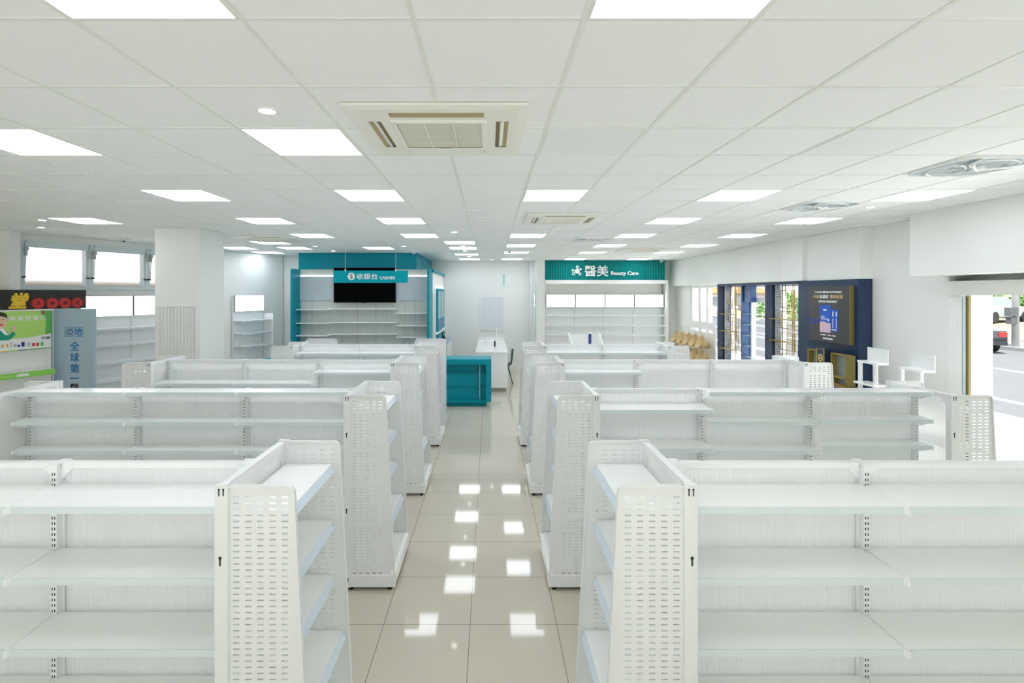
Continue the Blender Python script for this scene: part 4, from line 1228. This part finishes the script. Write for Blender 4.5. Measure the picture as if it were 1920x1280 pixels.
B(bx0, bx1, yq - 0.004, yq, bz0, bz1).build('product_box', M_bluebox, r)
zz = qz(1548, 604.5)
pk = MB().prism([(bx0, bz0), (bx1, bz0), (bx1, zz)] + [(bx1 - (bx1 - bx0) * k / 8, zz + 0.012 * math.sin(k / 8 * 2 * math.pi + 3.4) + 0.006) for k in range(9)], 'y', yq - 0.006, yq - 0.004)
pk.build('product_box_base', M_pink, r)
B(bx0 + 0.085, bx0 + 0.155, yq - 0.006, yq - 0.004, qz(1548, 582.5), qz(1548, 579.5)).build('product_logo', M_letter, r)
lettering('ORYZA', bx0 + 0.02, qz(1545, 595), 0.10, 0.022, yq - 0.004, M_letter, r, bold=0.02, depth=0.002)
lettering('CERAMIDE', bx0 + 0.02, qz(1545, 598.5), 0.16, 0.016, yq - 0.004, M_letter, r, bold=0.02, depth=0.002)
MB().prism([(bx0 + 0.205 + 0.018*math.cos(a)*(1 if math.sin(a) < 0.3 else 0.4), qz(1553, 599.5) + 0.026*math.sin(a)) for a in [2*math.pi*k/16 for k in range(16)]], 'y', yq - 0.006, yq - 0.004).build('droplet', M_letter, r)
for (a, b, y0, y1) in ((1559.3, 1565.2, 580, 622), (1565.6, 1571, 580, 621.5)):
    B(qx(a), qx(b), yq - 0.004, yq, qz(1565, y1), qz(1565, y0)).build('product_sachet', M_bluebox, r)
    B(qx(a) + 0.030, qx(a) + 0.042, yq - 0.006, yq - 0.004, qz(1565, 615), qz(1565, 597)).build('sachet_print', M_letter, r)
    B(qx(a) + 0.026, qx(a) + 0.05, yq - 0.006, yq - 0.004, qz(1565, 593), qz(1565, 584)).build('sachet_print', M_letter, r)
B(qx(1559.8), qx(1569.5), yq - 0.006, yq - 0.004, qz(1565, 619), qz(1565, 617.4)).build('sachet_print', M_letter, r)
MB().prism([(PA, qz(1517, 600)), (PA, qz(1517, 595)), (qx(1534), qz(1530, 599)), (qx(1536), qz(1530, 601))][::-1], 'y', yq - 0.002, yq).build('light_streak', M_violet, r)
MB().prism([(PA, qz(1517, 606)), (PA, qz(1517, 602.5)), (qx(1534), qz(1530, 602.5)), (qx(1536), qz(1530, 605))][::-1], 'y', yq - 0.002, yq).build('light_streak', M_violet, r)
for px, wd in ((1538.3, 0.105), (1551.5, 0.055), (1560, 0.055)):
    x, z = qx(px), qz(1552, 629.8)
    lettering('✓', x, z, 0.03, 0.032, yq, M_letter, r, bold=0.03, depth=0.003)
    n = max(2, int(wd / 0.022))
    for q in range(n): B(x + 0.034 + q*wd/n, x + 0.034 + (q + 0.78)*wd/n, yq - 0.003, yq, z + 0.004, z + 0.022).build('small_print', M_letter, r)
for q in range(7):
    x = qx(1543) + 0.034*q; z = qz(1552, 636.3)
    B(x, x + 0.026, yq - 0.003, yq, z, z + 0.026).build('small_print', M_letter, r)

# gold display pieces below the poster
r = thing('display_plinth', 'low navy display plinth with gold trim below the dark poster', 'plinth', (5.08, 8.40, 0), math.radians(-90))
B(-0.05, 1.05, -0.03, 0.25, 0.0, 0.93).build('body', M_navy, r); B(-0.05, 1.05, -0.035, 0.25, 0.93, 0.945).build('gold_top', M_gold, r)
def goldcase(label, x0, w_, z1, loc):
    r = thing('display_case', label, 'display case', loc, math.radians(-90), 'gold framed glass cases below the poster')
    B(0, w_, 0.08, 0.09, 0.0, z1).build('mirror_back', M_mirror, r)
    m = MB(); m.rim([(0, 0), (w_, 0), (w_, z1), (0, z1), (0, 0)], 0.010, 0.0, 0.09); m.build('gold_frame', M_gold, r)
    B(w_ - 0.012, w_ + 0.012, -0.01, 0.12, 0.0, z1).build('side_panel', M_brass, r)
    B(0.02, w_ - 0.02, -0.03, 0.08, 0.10, 0.115).build('shelf', M_gold, r)
goldcase('gold framed glass case left of the emblem box, below the poster', 0, 0.26, 0.44, (5.12, 8.36, 0.957))
goldcase('gold framed glass case right of the emblem box, below the poster', 0, 0.34, 0.44, (5.12, 7.80, 0.957))
r = thing('emblem_box', 'upright navy box with gold frame and round gold emblem', 'display box', (5.07, 8.06, 0.946), math.radians(-90))
B(0, 0.19, 0.0, 0.12, 0, 0.51).build('body', M_navy, r)
MB().rim([(0.012, 0.012), (0.178, 0.012), (0.178, 0.498), (0.012, 0.498), (0.012, 0.012)], 0.012, -0.006, 0.0).build('gold_frame', M_gold, r)
em = MB()
em.rim([(0.095 + 0.042*math.cos(2*math.pi*k/20), 0.36 + 0.05*math.sin(2*math.pi*k/20)) for k in range(21)], 0.010, -0.005, 0)
em.prism(disc_xz(0.095, 0.36, 0.016, 0, 0, 14), 'y', -0.005, 0)
em.build('emblem', M_goldl, r)

# white step stands by the right wall
def step_stand(label, loc):
    r = thing('step_stand', label, 'display stand', loc, 0, 'white stepped display stands by the right wall')
    for y in (0.0, 0.28):
        p = B(-0.018, 0.018, y - 0.02, y + 0.02, 0.03, 1.37).build('post', M_steel, r)
        s = MB()
        for i in range(40): s.box(-0.006, 0.002, y - 0.0208, y - 0.019, 0.35 + 0.025*i, 0.362 + 0.025*i)
        s.build('slots', M_motor, p)
    B(-0.02, 0.13, -0.05, 0.31, 1.37, 1.395).build('upper_tray', M_shelf, r)
    B(0.118, 0.13, -0.05, 0.31, 1.395, 1.57).build('back_plate', M_steel, r)
    B(-0.07, 0.12, -0.06, 0.31, 1.09, 1.115).build('lower_tray', M_shelf, r)
    B(-0.10, 0.16, -0.08, 0.32, 0.0, 0.03).build('base', M_steel, r)
step_stand('white stepped display stand in front of the navy poster unit', (4.99, 6.72, 0))
step_stand('white stepped display stand against the white wall near the glass door', (5.05, 6.09, 0))

# rack of wooden cones by the far right window
r = thing('cone_rack', 'white rack with a header board holding rows of pale wooden cones', 'rack', (4.92, 13.30, 0), math.radians(-90))
B(0.0, 1.93, 0.0, 0.03, 1.47, 1.635).build('header_board', M_white, r)
for k in range(6): MB().tube([(0.386*k if k else 0.01, 0.02, 0.0), (0.386*k if k else 0.01, 0.02, 1.47)], 0.012, 8).build('post', M_white, r)
B(0.0, 1.93, 0.0, 0.04, 0.10, 0.13).build('lower_rail', M_white, r); B(0.0, 1.93, 0.03, 0.045, 0.55, 1.40).build('back_rail', M_white, r)
B(0.0, 1.93, -0.15, 0.25, 0.0, 0.03).build('base', M_white, r)
cone = MB().lathe([(0.0, 0.0), (0.035, 0.0), (0.095, 0.13), (0.168, 0.27), (0.160, 0.272), (0.087, 0.135), (0.028, 0.010), (0.0, 0.010)], 32)
ME_cone = cone.mesh('cone', M_bowl, smooth=True)
for j, z in enumerate((1.09, 0.77)):
    for k in range(5):
        o = place(ME_cone, 'wooden_cone', None, (4.90, 13.30 - (0.193 + 0.386*k), z), (0, math.radians(-62), 0))
        tag(o, 'pale wooden cone in the %s row of the white rack, %s from the back wall' % (('upper', 'lower')[j], ORD[k]), 'cone', 'pale wooden cones on the rack')

# white promotional bin with blue label card
r = thing('promotion_bin', 'white promotion bin with a small blue label card before the beauty shelves', 'promotion bin', (1.56, 9.9, 0))
B(0.0, 0.62, 0.0, 0.02, 0.0, 1.30).build('front_panel', M_white, r)
MB().prism([(0.0, 0.0), (0.55, 0.0), (0.55, 1.50), (0.35, 1.50), (0.0, 1.33)], 'x', 0.0, 0.015).build('side_panel', M_white, r)
MB().prism([(0.0, 0.0), (0.55, 0.0), (0.55, 1.50), (0.35, 1.50), (0.0, 1.30)], 'x', 0.605, 0.62).build('side_panel', M_white, r)
B(0.0, 0.62, 0.53, 0.55, 0.0, 1.46).build('back_panel', M_white, r)
B(0.015, 0.605, 0.02, 0.53, 1.18, 1.20).build('floor_board', M_white, r)
c = B(0.30, 0.40, -0.012, -0.002, 1.30, 1.545).build('label_card', M_white, r)
B(0.32, 0.375, -0.014, -0.012, 1.33, 1.52).build('label_print', M_label, c)
